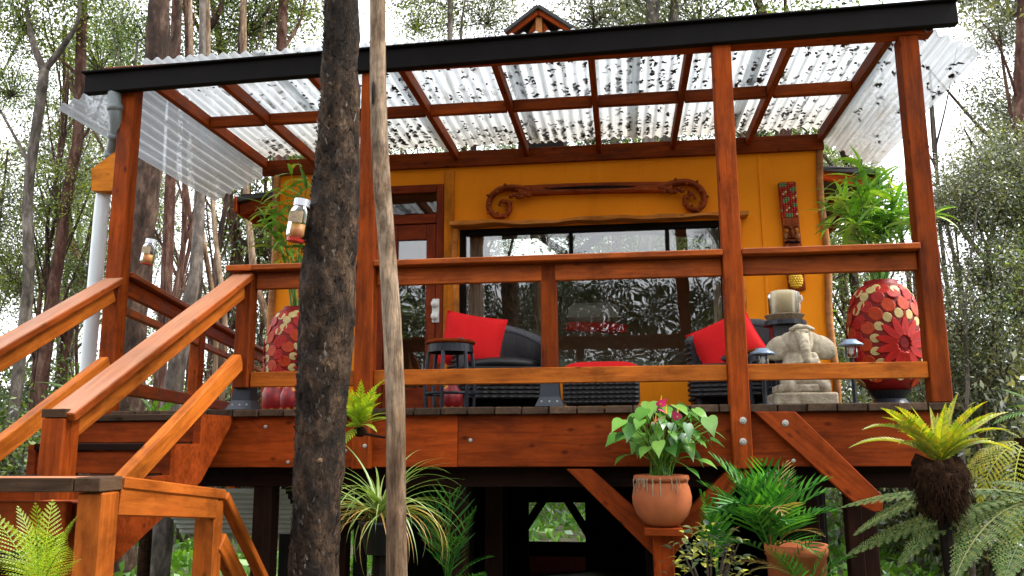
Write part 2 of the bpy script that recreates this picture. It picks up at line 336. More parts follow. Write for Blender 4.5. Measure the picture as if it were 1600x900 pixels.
def smoothpath(pts, m=6):
    pts = [Vector(p) for p in pts]; o = []
    for i in range(len(pts)-1):
        p0 = pts[max(i-1, 0)]; p1 = pts[i]; p2 = pts[i+1]; p3 = pts[min(i+2, len(pts)-1)]
        for k in range(m):
            t = k/m; o.append(.5*((2*p1)+(p2-p0)*t+(2*p0-5*p1+4*p2-p3)*t*t+(3*p1-p0-3*p2+p3)*t**3))
    o.append(pts[-1]); return o
def orient(loc, yaw, pitch=0, roll=0, s=1):
    return Matrix.Translation(Vector(loc)) @ Matrix.Rotation(yaw, 4, 'Z') @ Matrix.Rotation(-pitch, 4, 'Y') @ Matrix.Rotation(roll, 4, 'X') @ Matrix.Scale(s, 4)
def corrugated(w, l, th=0, pitch=.076, amp=.012, mat=None, name='corrugated_sheet', ny=6, sag=.006):
    nx = int(w/pitch*8); V = []; F = []
    for j in range(ny+1):
        for i in range(nx+1):
            x = w*i/nx; y = l*j/ny; V.append((x, y, amp*math.cos(2*math.pi*x/pitch)+sag*math.sin(y*3.1+x*2)))
    for j in range(ny):
        for i in range(nx): a = j*(nx+1)+i; F.append((a, a+1, a+nx+2, a+nx+1))
    return mesh(name, V, F, mat, True)
def copy_tree(o, mw, names=None):
    c = o.copy(); COL.objects.link(c); c.matrix_basis = mw; WM[c.name] = mw.copy()
    for ch in list(o.children):
        d = ch.copy(); COL.objects.link(d); d.parent = c
        for g in list(ch.children):
            e = g.copy(); COL.objects.link(e); e.parent = d
    return c
PI = math.pi

# ================================================================== SETTING: ground
def gz(x, y):
    r = max(0, y-7.5); z = .09*min(r, 9) + .02*max(0, r-9)
    z += .10*math.sin(x*.7+y*.3)*min(1, abs(y-1)/6) + .05*math.sin(x*2.1-y*1.7)
    z += .05*max(0, abs(x)-5)*.6
    return z-.05
xs = np.unique(np.concatenate([np.linspace(-14, 14, 57), np.linspace(-90, 90, 37)])); ys = np.unique(np.concatenate([np.linspace(-10, 24, 69), np.linspace(-60, 120, 37)]))
V = [(x, y, gz(x, y)) for y in ys for x in xs]; nx = len(xs)
F = [(j*nx+i, j*nx+i+1, (j+1)*nx+i+1, (j+1)*nx+i) for j in range(len(ys)-1) for i in range(nx-1)]
tag(make('ground', (V, F), M['ground'], smooth=True), 'leaf littered forest floor rising behind the cabin', kind='structure')

# ================================================================== DECK
ZT, ZB, ZD = 1.85, 1.552, 1.893            # rim top, rim bottom, deck walking surface
deck = thing('deck', 'raised red brown timber deck with exposed plank ends and wide rim board', 'deck', (0, 0, 0))
XL, XR = -3.12, 1.74
XJ = at(715, 690, 0).x; box('rim_board', XL, XJ-.001, 0, .04, ZB, ZT, M['wood_red'], deck, .002); box('rim_board', XJ+.001, XR, 0, .04, ZB, ZT, M['wood_red'], deck)
n = 31; pw = (XR+.06-XL)/n
pm = [boxm('plank', 2.0, pw-.008, .042, M['plank'], .004) for _ in range(1)][0]
for i in range(n):
    y0 = -.045+random.uniform(-.012, .01)
    obj('plank', pm, deck, Matrix.Translation((XL+pw*(i+.5), y0+1.0, ZT+.022+random.uniform(-.002, .002))) @ Matrix.Rotation(R(90), 4, 'Z'))
box('rim_board', XL-.001, XL+.04, .042, 2.0, ZB, ZT, M['wood_red'], deck); box('rim_board', XR-.04, XR+.001, .042, 2.0, ZB, ZT, M['wood_red'], deck)
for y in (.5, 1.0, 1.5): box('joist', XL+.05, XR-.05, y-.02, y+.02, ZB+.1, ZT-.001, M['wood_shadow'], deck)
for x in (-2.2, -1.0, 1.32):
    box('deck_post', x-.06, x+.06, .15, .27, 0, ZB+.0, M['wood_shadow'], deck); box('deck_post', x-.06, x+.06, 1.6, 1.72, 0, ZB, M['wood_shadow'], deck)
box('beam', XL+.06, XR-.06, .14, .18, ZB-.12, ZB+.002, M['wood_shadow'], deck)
def hexbolt(p, parent, r=.013):
    V, F = lathe([(0, -.012), (r*.75, -.012), (r*.8, -.004), (r*1.45, -.003), (r*1.45, 0)], 8)
    make('bolt', (V, F), M['bolt'], parent, Matrix.Translation(p) @ Matrix.Rotation(R(-90), 4, 'X'))
def poly_board(name, pxs, Y, th, mat, parent):
    """a sawn board whose outline is given at depth Y, th thick"""
    P = [at(x, y, Y) for x, y in pxs]; c = sum(P, Vector())/len(P); d = max(((a-b) for a in P for b in P), key=lambda v: v.length); X = d.normalized() if d.x > 0 else -d.normalized()
    Yv = Vector((0, 1, 0)); Z = X.cross(Yv).normalized(); mw = Matrix((X, Yv, Z)).transposed().to_4x4(); mw.translation = c; inv = mw.inverted(); k = len(P)
    Q = [inv @ p for p in P]; V = [tuple(q) for q in Q]+[(q.x, q.y+th, q.z) for q in Q]
    bm = bmesh.new(); vs = [bm.verts.new(v) for v in V]
    for f in [list(range(k)), list(range(2*k-1, k-1, -1))]+[[i, i+k, (i+1) % k+k, (i+1) % k] for i in range(k)]: bm.faces.new([vs[i] for i in f])
    bmesh.ops.recalc_face_normals(bm, faces=bm.faces[:]); bmesh.ops.bevel(bm, geom=bm.edges[:], offset=.004, segments=1, affect='EDGES')
    me = bpy.data.meshes.new(name); bm.to_mesh(me); bm.free(); me.materials.append(mat); return obj(name, me, parent, mw)
# knee braces on the deck face
poly_board('knee_brace', [(1178, 643), (1243, 643), (1381, 776), (1379, 799), (1366, 800), (1334, 785)], -.05, .047, M['wood_red'], deck); hexbolt(at(1227, 661, -.052), deck)
poly_board('knee_brace', [(885, 733), (924, 733), (1023, 822), (1023, 870)], -.005, .09, M['wood_red'], deck)
poly_board('knee_brace', [(1176, 734), (1137, 734), (1051, 822), (1051, 870)], .02, .09, M['wood_red'], deck)
for p in ((415, 667), (483, 685), (450, 722), (735, 688), (955, 679), (1240, 720), (540, 705)): hexbolt(at(*p, -.001), deck, .008)
pc = at(1036, 840, -.04); box('pot_post', pc.x-.055, pc.x+.055, -.10, .01, 0, 1.26, M['wood_red'], deck)
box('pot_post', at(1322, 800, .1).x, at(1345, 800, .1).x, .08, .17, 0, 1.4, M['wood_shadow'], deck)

# ================================================================== PERGOLA ROOF
perg = thing('pergola', 'red brown timber pergola with clear corrugated roof and long black gutter over the deck', 'pergola', (0, 0, 0))
ZR = 4.035
def post(name, x, y, z0, z1, w, mat, parent): return box(name, x-w/2, x+w/2, y-w/2, y+w/2, z0, z1, mat, parent, .006)
post('post', -3.185, .02, 0, ZR, .105, M['wood'], perg)
p1 = post('post', -1.525, -.012, ZB-.01, ZR, .108, M['wood'], perg); p2 = post('post', .645, -.012, ZB-.01, ZR, .108, M['wood'], perg)
post('post', 1.724, .02, ZD, ZR, .108, M['wood'], perg)
for y in (657, 690): hexbolt(at(1161, y, -.067), perg, .014)
for y in (697,): hexbolt(at(570, y, -.067), perg, .009)
box('front_beam', -3.36, 1.86, -.045, .05, ZR, ZR+.12, M['wood_red'], perg)
RX = [-3.065, -2.593, -1.97, -1.356, -.751, -.138, .468, 1.074, 1.642]
for x in RX: board('rafter', (x, .052, ZR+.048), (x, 1.875, ZR+.075), .042, .09, M['wood'], perg)
for a, b in zip(RX[:-1], RX[1:]):
    board('blocking', (a+.022, .83, ZR+.05), (b-.022, .83, ZR+.05), .042, .085, M['wood'], perg)
box('ledger', -3.09, 1.67, 1.877, 1.917, ZR-.03, ZR+.105, M['wood'], perg)
gl = board('gutter', (-3.45, -.075, 4.022), (1.98, -.075, 4.122), .055, .135, M['gutter'], perg)
board('gutter_lip', (-3.46, -.088, 4.092), (1.985, -.088, 4.196), .085, .012, M['gutter'], perg, bev=.002)
NS = 6; x0, x1 = -3.12, 1.72; w = (x1-x0)/NS+.07
for i in range(NS):
    me = corrugated(w, 2.0, mat=M['sheet'])
    obj('corrugated_sheet', me, perg, Matrix.Translation((x0+(x1-x0)/NS*i, -.07, ZR+.142+.004*(i % 2))) @ Matrix.Rotation(R(.6), 4, 'X'))
def wing(xa, za, xb, zb, y0, y1, n=1):
    d = Vector((xb-xa, 0, zb-za)); Lw = d.length; X = d.normalized(); Yv = Vector((0, 1, 0)); Z = X.cross(Yv)
    if Z.z < 0: Z = -Z
    mw = Matrix((X, Yv if X.x > 0 else Yv, Z)).transposed().to_4x4(); mw.translation = (xa, y0, za)
    return obj('side_sheet', corrugated(Lw, y1-y0, mat=M['sheet_side'], amp=.015), perg, mw)
wing(1.66, 4.145, 2.10, 3.885, -.06, 2.05); wing(-3.05, 4.13, -3.66, 3.875, -.06, 2.15)
# dead leaves lying on the sheets
def litter(nm, cells, label):
    Q = []
    for cx, cy, cz, nrm in cells:
        k = random.randint(1, 5)
        for _ in range(k):
            l = random.uniform(.010, .034); a = random.gauss(PI/2, .6); ox, oy = random.gauss(0, .012), random.gauss(0, .035)
            c, s = math.cos(a), math.sin(a); h = random.uniform(.0, .014); wv = l*random.uniform(.3, .6)
            P = [(-l, 0, 0), (0, -wv, h), (l, 0, h*.5), (0, wv, h*.3)]
            Q.append([(cx+ox+x*c-y*s, cy+oy+x*s+y*c, cz+z-nrm*(ox+x*c-y*s)) for x, y, z in P])
    o = obj(nm, quads(nm, np.array(Q), M['litter'])); tag(o, label, 'leaf litter', kind='stuff')
def trough(x, org=x0, p=.076): return org + (round((x-org)/p-.5)+.5)*p
cells = []
for _ in range(1000):
    u = random.random()**.78; x = trough(x0+.05+u*(x1-x0-.1)); y = random.uniform(-.02, 1.85) if random.random() < .72 else random.uniform(1.45, 1.9)
    cells.append((x, y, ZR+.140+y*.0105, 0))
for _ in range(260):
    x = trough(x0+.05+random.random()**.8*(x1-x0-.1)); y = random.gauss(.83, .05) if random.random() < .35 else random.uniform(1.55, 1.9); cells.append((x, y, ZR+.140+y*.0105, 0))
litter('leaf_litter', cells, 'dark dead leaves caught in the troughs of the clear roof')
cells = []
for _ in range(34):
    u = random.uniform(.05, .42); cells.append((1.66+u, random.uniform(.1, 1.6), 4.142-u*.59, .59))
litter('leaf_litter', cells, 'few dead leaves on the sloping right hand clear roof sheet')

# ================================================================== FRONT RAILING
rail = thing('deck_railing', 'stained timber railing along the front of the deck with flat cap', 'railing', (0, 0, ZD))
ZC = 2.776
def railing_bay(xa, xb, y=0.0):
    board('cap', (xa, y-.005, ZC-.017), (xb, y-.005, ZC-.017), .14, .036, M['wood_cap'], rail)
    board('top_rail', (xa, y+.02, 2.686), (xb, y+.02, 2.686), .04, .104, M['wood_cap'], rail)
    board('bottom_rail', (xa, y-.0, 2.073), (xb, y-.0, 2.073), .04, .092, M['wood_rail'], rail)
railing_bay(-2.242, -1.58); railing_bay(-1.47, .59); railing_bay(.70, 1.668)
for x in (-.42, -2.295):
    z1 = ZC-.04
    post('post', x, .0 if x < -1 else .047, ZD+.13, z1, .095, M['wood'], rail)
    V = []; sec = [(.084, 0), (.078, .012), (.058, .055), (.052, .14)]
    F = []
    for s, z in sec: V += [(-s, -s, z), (s, -s, z), (s, s, z), (-s, s, z)]
    for j in range(3):
        for k in range(4): F.append((j*4+k, j*4+(k+1) % 4, j*4+4+(k+1) % 4, j*4+4+k))
    sh = make('post_base', (V, F), M['metal_blk'], rail, Matrix.Translation((x, .04, ZD+.001)))
    for dx in (-.045, 0, .045): make('bolt', lathe([(0, .0), (.006, .0), (.006, -.004)], 8), M['bolt'], sh, Matrix.Translation((x+dx, .04-.073, ZD+.03)) @ Matrix.Rotation(R(90), 4, 'X'))
box('cap', -2.41, -2.244, -.075, .065, ZC-.036, ZC+.001, M['wood_cap'], rail)

# side railing of the walkway that runs back along the cabin
sr = thing('walkway_railing', 'low timber railing running back along left side of the cabin', 'railing', (-3.17, .1, 1.9))
def wk(t, z): return Vector((-3.17-.237*t, t, z))
board('cap', wk(.08, 2.77), wk(5.2, 2.77), .14, .036, M['wood_cap'], sr); board('top_rail', wk(.08, 2.695), wk(5.2, 2.695), .04, .10, M['wood_red'], sr)
board('middle_rail', wk(.08, 2.545), wk(5.2, 2.545), .05, .05, M['wood_cap'], sr); board('bottom_rail', wk(.08, 2.05), wk(5.2, 2.05), .05, .09, M['wood'], sr)
for t in (1.95, 3.6, 5.2): q = wk(t, 0); post('post', q.x, q.y, 1.0, 2.74, .095, M['wood'], sr)
wd = thing('walkway', 'plank walkway running back along left wall of the cabin', 'walkway', (-3, 1, 1.85))
for i in range(10): t = 2.02+i*.32; board('plank', (-2.40-.02*i, t+.16, 1.87), (wk(t, 0).x-.06, t+.16, 1.87), .30, .04, M['plank'], wd)

# ================================================================== STAIRCASE
st = thing('staircase', 'timber flight of steps with sloping handrails climbing to the deck', 'staircase', (-2.75, -.8, 0))
XS0, XS1 = -3.17, -2.31
def rl(x, y0, z0, y1, z1, w, h, mat, name): board(name, (x, y0, z0), (x, y1, z1), w, h, mat, st)
sl = (2.745-1.866)/1.58
for x, e in ((XS1, -1.66), (XS0, -1.66)):
    zt = lambda y: 2.745+sl*y
    rl(x, -.03, zt(-.03)-.018, e, zt(e)-.018, .135, .038, M['wood_cap'], 'handrail')
    rl(x+.0, -.05, zt(-.05)-.095, e+.06, zt(e+.06)-.095, .042, .10, M['wood_rail'], 'under_rail')
    z2 = lambda y: 2.265+sl*1.07*y-.055
    rl(x, -.05, z2(-.05), -1.56, z2(-1.56), .06, .10, M['wood_rail'], 'lower_rail')
    box('newel_post', x-.075, x+.03, -1.67, -1.565, 0, zt(-1.62)-.042, M['wood'], st, .006)
    box('newel_cap', x-.077, x+.032, -1.672, -1.563, zt(-1.62)-.04, zt(-1.62)-.004, M['end'], st, .003)
tz = [1.858-.16*i for i in range(6)]; ty = [-.42-.30*i for i in range(6)]
for i, (z, y) in enumerate(zip(tz, ty)):
    y1 = -.0 if i == 0 else ty[i-1]+.02
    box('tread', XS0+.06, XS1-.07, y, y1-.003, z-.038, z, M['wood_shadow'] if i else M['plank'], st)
    box('riser', XS0+.06, XS1-.07, y+.02, y+.04, z-.158, z-.04, M['wood_red'], st)
for x in (XS0+.05, XS1-.045):        # sawtooth stringers
    prof = [(-.002, 1.855), (ty[0], 1.855)]
    for i in range(5): prof += [(ty[i], tz[i+1]-.005), (ty[i+1], tz[i+1]-.005)]
    prof += [(ty[5], .80), (ty[5]+.2, .76), (-1.25, 1.115), (-.38, 1.485), (-.0, 1.845)]
    k = len(prof); V = [(0, y, z) for y, z in prof]+[(.042, y, z) for y, z in prof]
    F = [tuple(range(k)), tuple(range(2*k-1, k-1, -1))]+[(i, i+k, (i+1) % k+k, (i+1) % k) for i in range(k)]
    make('stringer', (V, F), M['wood_red'], st, Matrix.Translation((x-.02, 0, 0)))

# ================================================================== LOWER LANDING
XP, YP = -1.712, -2.2
ld = thing('lower_landing', 'lower timber landing with orange side rail and dark capped front rail', 'landing', (-2.6, -1.95, 0))
zc = 1.587
board('cap', (-4.0, YP, zc-.02), (XP-.10, YP, zc-.02), .12, .04, M['wood_cap'], ld)
board('cap_edge', (-4.0, YP-.065, zc-.024), (XP-.10, YP-.065, zc-.024), .012, .046, M['end'], ld, bev=.002)
box('cap_end', XP-.098, XP-.002, YP-.068, YP+.06, zc-.047, zc+.001, M['end'], ld)
board('front_board', (-4.0, YP+.01, zc-.14), (XP-.16, YP+.01, zc-.14), .04, .115, M['wood'], ld)
board('cap', (XP-.03, YP+.062, zc-.022), (XP-.03, -1.375, 1.478), .075, .042, M['wood_lit'], ld)
board('side_board', (XP-.02, YP+.055, 1.507), (XP-.02, -1.43, 1.435), .04, .105, M['wood_lit'], ld)
box('corner_post', XP-.095, XP-.001, YP-.05, YP+.047, 0, zc-.05, M['wood_lit'], ld, .006)
box('end_post', XP-.095, XP-.002, -1.445, -1.37, 0, 1.46, M['wood_lit'], ld, .006)
dd = (1.07-1.50)/(-.9+1.38)
board('stair_rail', (XP-.01, -1.372, 1.475), (XP-.01, -.25, 1.475+dd*1.12), .05, .04, M['wood_lit'], ld)
board('stair_rail', (XP-.02, -1.375, 1.285), (XP-.02, -.45, 1.285+dd*.925), .05, .085, M['wood_lit'], ld)
for i in range(6): box('plank', -4.0+.39*i, -4.0+.39*i+.383, YP, -1.68, .98, 1.02, M['plank'], ld)
box('front_joist', -4.0, XP-.1, YP+.0, YP+.04, .80, .976, M['wood_red'], ld)
q = at(95, 850, YP+.1); box('front_post', q.x-.1, q.x+.15, YP+.06, YP+.16, 0, 1.50, M['wood_red'], ld)

# ================================================================== CABIN
YW = 1.92
cab = thing('cabin', 'ochre yellow cabin with glazed door and wide window behind the deck', 'cabin', (-.65, 4, 0))
WL, WR, WT = -2.95, 1.62, 4.045
DX0, DX1, DT = -2.02, -1.475, 3.86            # door opening
WX0, WX1, WZ0, WZ1 = -1.33, .86, 2.17, 3.46   # window opening
def bx6(x0, x1, y0, y1, z0, z1):
    V = [(x, y, z) for z in (z0, z1) for y in (y0, y1) for x in (x0, x1)]
    return V, [(0, 2, 3, 1), (4, 5, 7, 6), (0, 1, 5, 4), (2, 6, 7, 3), (0, 4, 6, 2), (1, 3, 7, 5)]
wl = merge(bx6(WL, DX0, YW, YW+.1, 1.5, WT), bx6(DX0, DX1, YW, YW+.1, DT, WT), bx6(DX1, WX0, YW, YW+.1, 1.5, WT),
           bx6(WX0, WX1, YW, YW+.1, WZ1, WT), bx6(WX0, WX1, YW, YW+.1, 1.5, WZ0), bx6(WX1, WR, YW, YW+.1, 1.5, WT), bx6(DX0, DX1, YW, YW+.1, 1.5, 1.892))
make('wall', wl, M['yellow'], cab)
def sidewall(x0, x1): return merge(bx6(x0, x1, YW+.1, 2.5, 1.5, WT), bx6(x0, x1, 4.1, 4.6, 1.5, WT), bx6(x0, x1, 2.5, 4.1, 1.5, 2.45), bx6(x0, x1, 2.5, 4.1, 3.5, WT))
make('wall', merge(sidewall(WL, WL+.1), sidewall(WR-.1, WR)), M['yellow'], cab)
for x in (WL+.05, WR-.05):  # unseen windows added to let light onto the bed
    sw = box('added_side_window', x-.03, x+.03, 2.502, 4.098, 2.452, 2.50, M['wood_dark'], cab); box('pane', x-.003, x+.003, 2.52, 4.08, 2.50, 3.49, M['glass'], sw, 0)
    for y in (2.53, 3.3, 4.07): box('frame', x-.028, x+.028, y-.025, y+.025, 2.502, 3.498, M['wood_dark'], sw)
bx0, bx1 = at(748, 380, 4.5).x, at(1122, 380, 4.5).x; bz0, bz1 = at(930, 436, 4.5).z, at(930, 366, 4.5).z
make('back_wall', merge(bx6(WL+.1, bx0, 4.5, 4.6, 1.5, WT), bx6(bx1, WR-.1, 4.5, 4.6, 1.5, WT), bx6(bx0, bx1, 4.5, 4.6, 1.5, bz0), bx6(bx0, bx1, 4.5, 4.6, bz1, WT)), M['interior'], cab)
bw = box('back_window', bx0, bx1, 4.52, 4.58, bz0-.001, bz0+.05, M['wood_dark'], cab)
for px in (892, 1043): x = at(px, 380, 4.5).x; box('mullion', x-.032, x+.032, 4.522, 4.578, bz0+.05, bz1, M['wood_dark'], bw)
xm = at(892, 380, 4.5).x
for s_ in (-1, 1): board('brace', (xm+s_*.05, 4.55, at(892, 398, 4.5).z), (xm+s_*.36, 4.55, bz1+.02), .05, .085, M['wood_dark'], bw)
box('pane', bx0, bx1, 4.545, 4.549, bz0+.05, bz1, M['glass'], bw, 0)
make('floor', bx6(WL+.1, WR-.1, YW+.1, 4.5, 1.70, 1.88), M['interior'], cab)
make('light_stop_floor', bx6(WL, WR, 4.602, 6.40, 1.50, 1.60), M['wood_shadow'], cab)  # unseen slab added to keep daylight off the ground below the cabin
make('ceiling', bx6(WL+.1, WR-.1, YW+.1, 4.5, WT-.05, WT), M['interior'], cab)
for x in (-1.41, 1.16): box('seam_strip', x-.012, x+.012, YW-.008, YW-.001, ZD if x > 0 else 3.5, WT-.01, M['yellow'], cab, .002)
# door
door = thing('door', 'reddish brown glazed door with transom pane and white handle', 'door', (-1.75, YW, ZD))
fy0, fy1 = YW-.03, YW+.03
box('frame', DX0-.03, DX0+.05, fy0, fy1, ZD, DT, M['door'], door); box('frame', DX1-.05, DX1+.01, fy0, fy1, ZD, DT, M['door'], door)
box('frame', DX0+.052, DX1-.052, fy0, fy1, DT-.07, DT, M['door'], door); box('frame', DX0+.052, DX1-.052, fy0, fy1, 3.52, 3.60, M['door'], door)
box('transom_pane', DX0+.05, DX1-.05, YW+.0, YW+.008, 3.60, DT-.07, M['glass'], door, 0)
box('stile', DX0+.054, DX0+.16, fy0+.006, fy1-.01, ZD+.02, 3.51, M['door'], door); box('stile', DX1-.135, DX1-.054, fy0+.006, fy1-.01, ZD+.02, 3.51, M['door'], door)
box('rail', DX0+.162, DX1-.137, fy0+.006, fy1-.01, 3.38, 3.51, M['door'], door); box('rail', DX0+.162, DX1-.137, fy0+.006, fy1-.01, ZD+.02, ZD+.24, M['door'], door)
box('pane', DX0+.158, DX1-.133, YW-.002, YW+.006, ZD+.23, 3.39, M['glass'], door, 0)
hp = at(680, 485, YW-.05)
hd = box('handle_plate', hp.x-.03, hp.x+.03, fy0-.012, fy0+.005, hp.z-.1, hp.z+.1, M['white'], door, .01)
for dz in (.055, -.05): make('knob', lathe([(0, .05), (.028, .045), (.034, .03), (.028, .015), (.012, .01), (.012, 0)], 14), M['white'], hd, Matrix.Translation((hp.x, fy0-.012, hp.z+dz)) @ Matrix.Rotation(R(90), 4, 'X'), True)
box('door_trim', DX1+.012, DX1+.10, YW-.022, YW-.001, ZD, 3.98, M['trim_y'], cab); box('door_trim', DX0-.12, DX0-.032, YW-.022, YW-.001, ZD, 3.98, M['trim_y'], cab)
# window
fr = M['wood_dark']
wn = box('window', WX0, WX0+.05, YW+.005, YW+.06, WZ0, WZ1, fr, cab)
for a in ((WX1-.05, WX1, WZ0, WZ1), (WX0+.052, WX1-.052, WZ1-.055, WZ1), (WX0+.052, WX1-.052, WZ0, WZ0+.05), (WX0+.052, WX1-.052, 3.05, 3.12)):
    box('frame', a[0], a[1], YW+.006, YW+.058, a[2], a[3], fr, wn)
box('pane', WX0+.05, WX1-.05, YW+.03, YW+.036, 3.12, WZ1-.055, M['glass'], wn, 0); box('pane', WX0+.05, WX1-.05, YW+.03, YW+.036, WZ0+.05, 3.05, M['glass'], wn, 0)
for px in (892, 1043): x = at(px, 380, YW).x; box('mullion', x-.016, x+.016, YW+.008, YW+.056, 3.121, WZ1-.056, fr, wn)
# live edge header and side posts
V, F = [], []; N = 40; xa, xb = at(705, 352, YW-.06).x, at(1168, 342, YW-.06).x
for i in range(N+1):
    x = xa+(xb-xa)*i/N; zz = 3.482+.006*math.sin(i*.42)+.004*math.sin(i*1.1+1); th = .018+.004*math.sin(i*.7); dy = .02*math.sin(i*.33)
    V += [(x, YW-.13-dy, zz-th), (x, YW-.13-dy*1.4, zz+th*.6), (x, YW-.002, zz+th), (x, YW-.002, zz-th)]
for i in range(N):
    for k in range(4): F.append((i*4+k, i*4+(k+1) % 4, i*4+4+(k+1) % 4, i*4+4+k))
F += [(0, 1, 2, 3), (N*4+3, N*4+2, N*4+1, N*4)]
make('window_header', (V, F), M['live'], cab, smooth=False)
for x in (WX0-.028, WX1+.10):
    pts = [(x+.010*math.sin(i*1.1), YW-.035, 1.9+i*.13) for i in range(13)]; make('window_side_pole', tube(pts, .025, 10), M['live'], cab, smooth=True)
pts = [(WR+.012+.012*math.sin(i*.9), YW-.01, 1.87+i*.145) for i in range(16)]; make('corner_pole', tube(pts, .028, 10), M['log'], cab, smooth=True)
pts = [(WL-.005+.008*math.sin(i*.8), YW-.012, 1.87+i*.145) for i in range(16)]; make('corner_pole', tube(pts, .03, 10), M['log'], cab, smooth=True)
# roof with eaves on both sides and a small gabled cupola on the ridge
xc = -.66; ridge = 4.22
for s in (-1, 1):
    xe = xc+s*2.80; ze = 3.90
    board('roof_slab', (xc, 3.55, ridge), (xe, 3.55, ze), 2.7, .05, M['roofing'], cab)
    for y in (2.25, 2.9, 3.6, 4.3, 4.85): board('rafter_tail', (xc+s*2.05, y, 4.01), (xe-s*.01, y, ze-.095), .045, .10, M['wood'], cab)
    board('fascia', (xe+s*.018, 2.19, ze-.05), (xe+s*.018, 4.92, ze-.05), .03, .15, M['wood_red'], cab)
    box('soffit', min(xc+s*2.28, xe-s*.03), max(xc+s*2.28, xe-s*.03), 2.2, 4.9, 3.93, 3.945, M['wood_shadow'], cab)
ca = at(842, 18, 3.5); hw = at(889, 45, 3.5).x-ca.x; zb = at(842, 52, 3.5).z
V = [(ca.x-hw, 3.5, zb-.25), (ca.x+hw, 3.5, zb-.25), (ca.x, 3.5, ca.z-.03), (ca.x-hw, 4.2, zb-.25), (ca.x+hw, 4.2, zb-.25), (ca.x, 4.2, ca.z-.03)]
cu = make('cupola', ([(x*.82+ca.x*.18, y, z) for x, y, z in V], [(0, 1, 2), (5, 4, 3), (0, 3, 4, 1), (0, 2, 5, 3), (1, 4, 5, 2)]), M['wood'], cab)
for s in (-1, 1):
    board('cupola_roof', (ca.x, 3.85, ca.z+.02), (ca.x+s*hw*1.12, 3.85, zb+.0), .9, .04, M['roofing'], cu)
    board('barge_board', (ca.x, 3.45, ca.z-.03), (ca.x+s*hw*1.05, 3.45, zb-.02), .035, .06, M['wood_red'], cu)
box('king_post', ca.x-.035, ca.x+.035, 3.47, 3.498, zb-.2, ca.z-.08, M['log'], cu)
make('cupola_base', bx6(ca.x-hw*.75, ca.x+hw*.75, 3.55, 4.15, 4.15, zb-.25), M['wood_dark'], cu)
# understorey below the cabin
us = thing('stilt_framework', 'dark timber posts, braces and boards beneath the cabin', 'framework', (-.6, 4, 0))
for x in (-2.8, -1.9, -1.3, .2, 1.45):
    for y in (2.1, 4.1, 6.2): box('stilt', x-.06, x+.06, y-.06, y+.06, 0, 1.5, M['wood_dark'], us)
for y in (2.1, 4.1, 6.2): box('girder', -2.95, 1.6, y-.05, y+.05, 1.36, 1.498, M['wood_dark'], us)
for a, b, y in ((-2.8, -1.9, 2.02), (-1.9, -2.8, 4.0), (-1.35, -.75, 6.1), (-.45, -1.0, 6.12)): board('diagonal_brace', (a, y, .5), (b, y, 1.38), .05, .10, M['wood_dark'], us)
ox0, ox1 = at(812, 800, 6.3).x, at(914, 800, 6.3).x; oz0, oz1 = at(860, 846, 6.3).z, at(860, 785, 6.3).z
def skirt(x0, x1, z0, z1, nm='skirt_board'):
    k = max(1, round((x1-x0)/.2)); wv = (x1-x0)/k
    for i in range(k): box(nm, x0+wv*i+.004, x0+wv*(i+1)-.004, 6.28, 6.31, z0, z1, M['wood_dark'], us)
for q in ((-1.9, ox0, -.1, 1.49), (ox1, 1.5, -.1, 1.49), (ox0, ox1, oz1, 1.49), (ox0, ox1, -.1, oz0-.02)): box('backing', q[0], q[1], 6.32, 6.34, q[2], q[3], M['wood_dark'], us, 0)  # panels added behind the board gaps to shut out bright slits
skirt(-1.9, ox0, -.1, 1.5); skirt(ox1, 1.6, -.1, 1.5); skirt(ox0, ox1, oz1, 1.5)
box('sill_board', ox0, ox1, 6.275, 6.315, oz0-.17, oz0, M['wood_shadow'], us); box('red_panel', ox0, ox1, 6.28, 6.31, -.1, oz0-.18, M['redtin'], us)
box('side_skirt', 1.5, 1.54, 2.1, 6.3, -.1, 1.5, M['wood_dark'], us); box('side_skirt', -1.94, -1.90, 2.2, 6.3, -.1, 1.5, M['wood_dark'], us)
c0 = at(205, 850, .9); c1 = at(415, 775, .9)
cs = obj('corrugated_panel', corrugated(c1.x-c0.x, .75, mat=M['tin_sheet'], pitch=.055, amp=.010), None, Matrix.Translation((c1.x, .95, 1.10)) @ Matrix.Rotation(R(90), 4, 'Z') @ Matrix.Rotation(R(55), 4, 'Y') @ Matrix.Translation((0, 0, 0)))
cs.data = corrugated(.55, c1.x-c0.x, mat=M['tin_sheet'], pitch=.06, amp=.011)
cs.matrix_basis = Matrix.Translation((c1.x+.1, 1.0, 1.36)) @ Matrix.Rotation(R(90), 4, 'Z') @ Matrix.Rotation(R(40), 4, 'Y') 
tag(cs, 'pale corrugated tin panel tucked under the deck behind the steps', 'tin panel')

# ================================================================== DOWNSPOUT and yellow box
dn = thing('downspout', 'white plastic downpipe with grey elbow beside the left post', 'downspout', (-3.35, .1, 0))
g0 = at(178, 150, -.06); pts = smoothpath([g0+Vector((0, 0, .03)), at(180, 175, -.05), at(181, 205, .0), at(176, 235, .08), at(170, 265, .14)], 5)
make('elbow', tube(pts, .042, 16), M['pvc_grey'], dn, smooth=True)
for i in (4, 11, 16):
    d = (pts[i+1]-pts[i]).normalized(); make('coupling', tube([pts[i]-d*.02, pts[i]-d*.018, pts[i]+d*.018, pts[i]+d*.02], [.043, .05, .05, .043], 16), M['pvc_grey'], dn, smooth=True)
pp = at(161, 300, .14); make('pipe', tube([pts[-1], (pp.x+.01, .14, pp.z+.04), (pp.x+.0, .14, pp.z-.1), (pp.x-.01, .14, 1.4), (pp.x-.01, .14, 0)], [.042, .046, .046, .046, .046], 18), M['pvc'], dn, smooth=True)
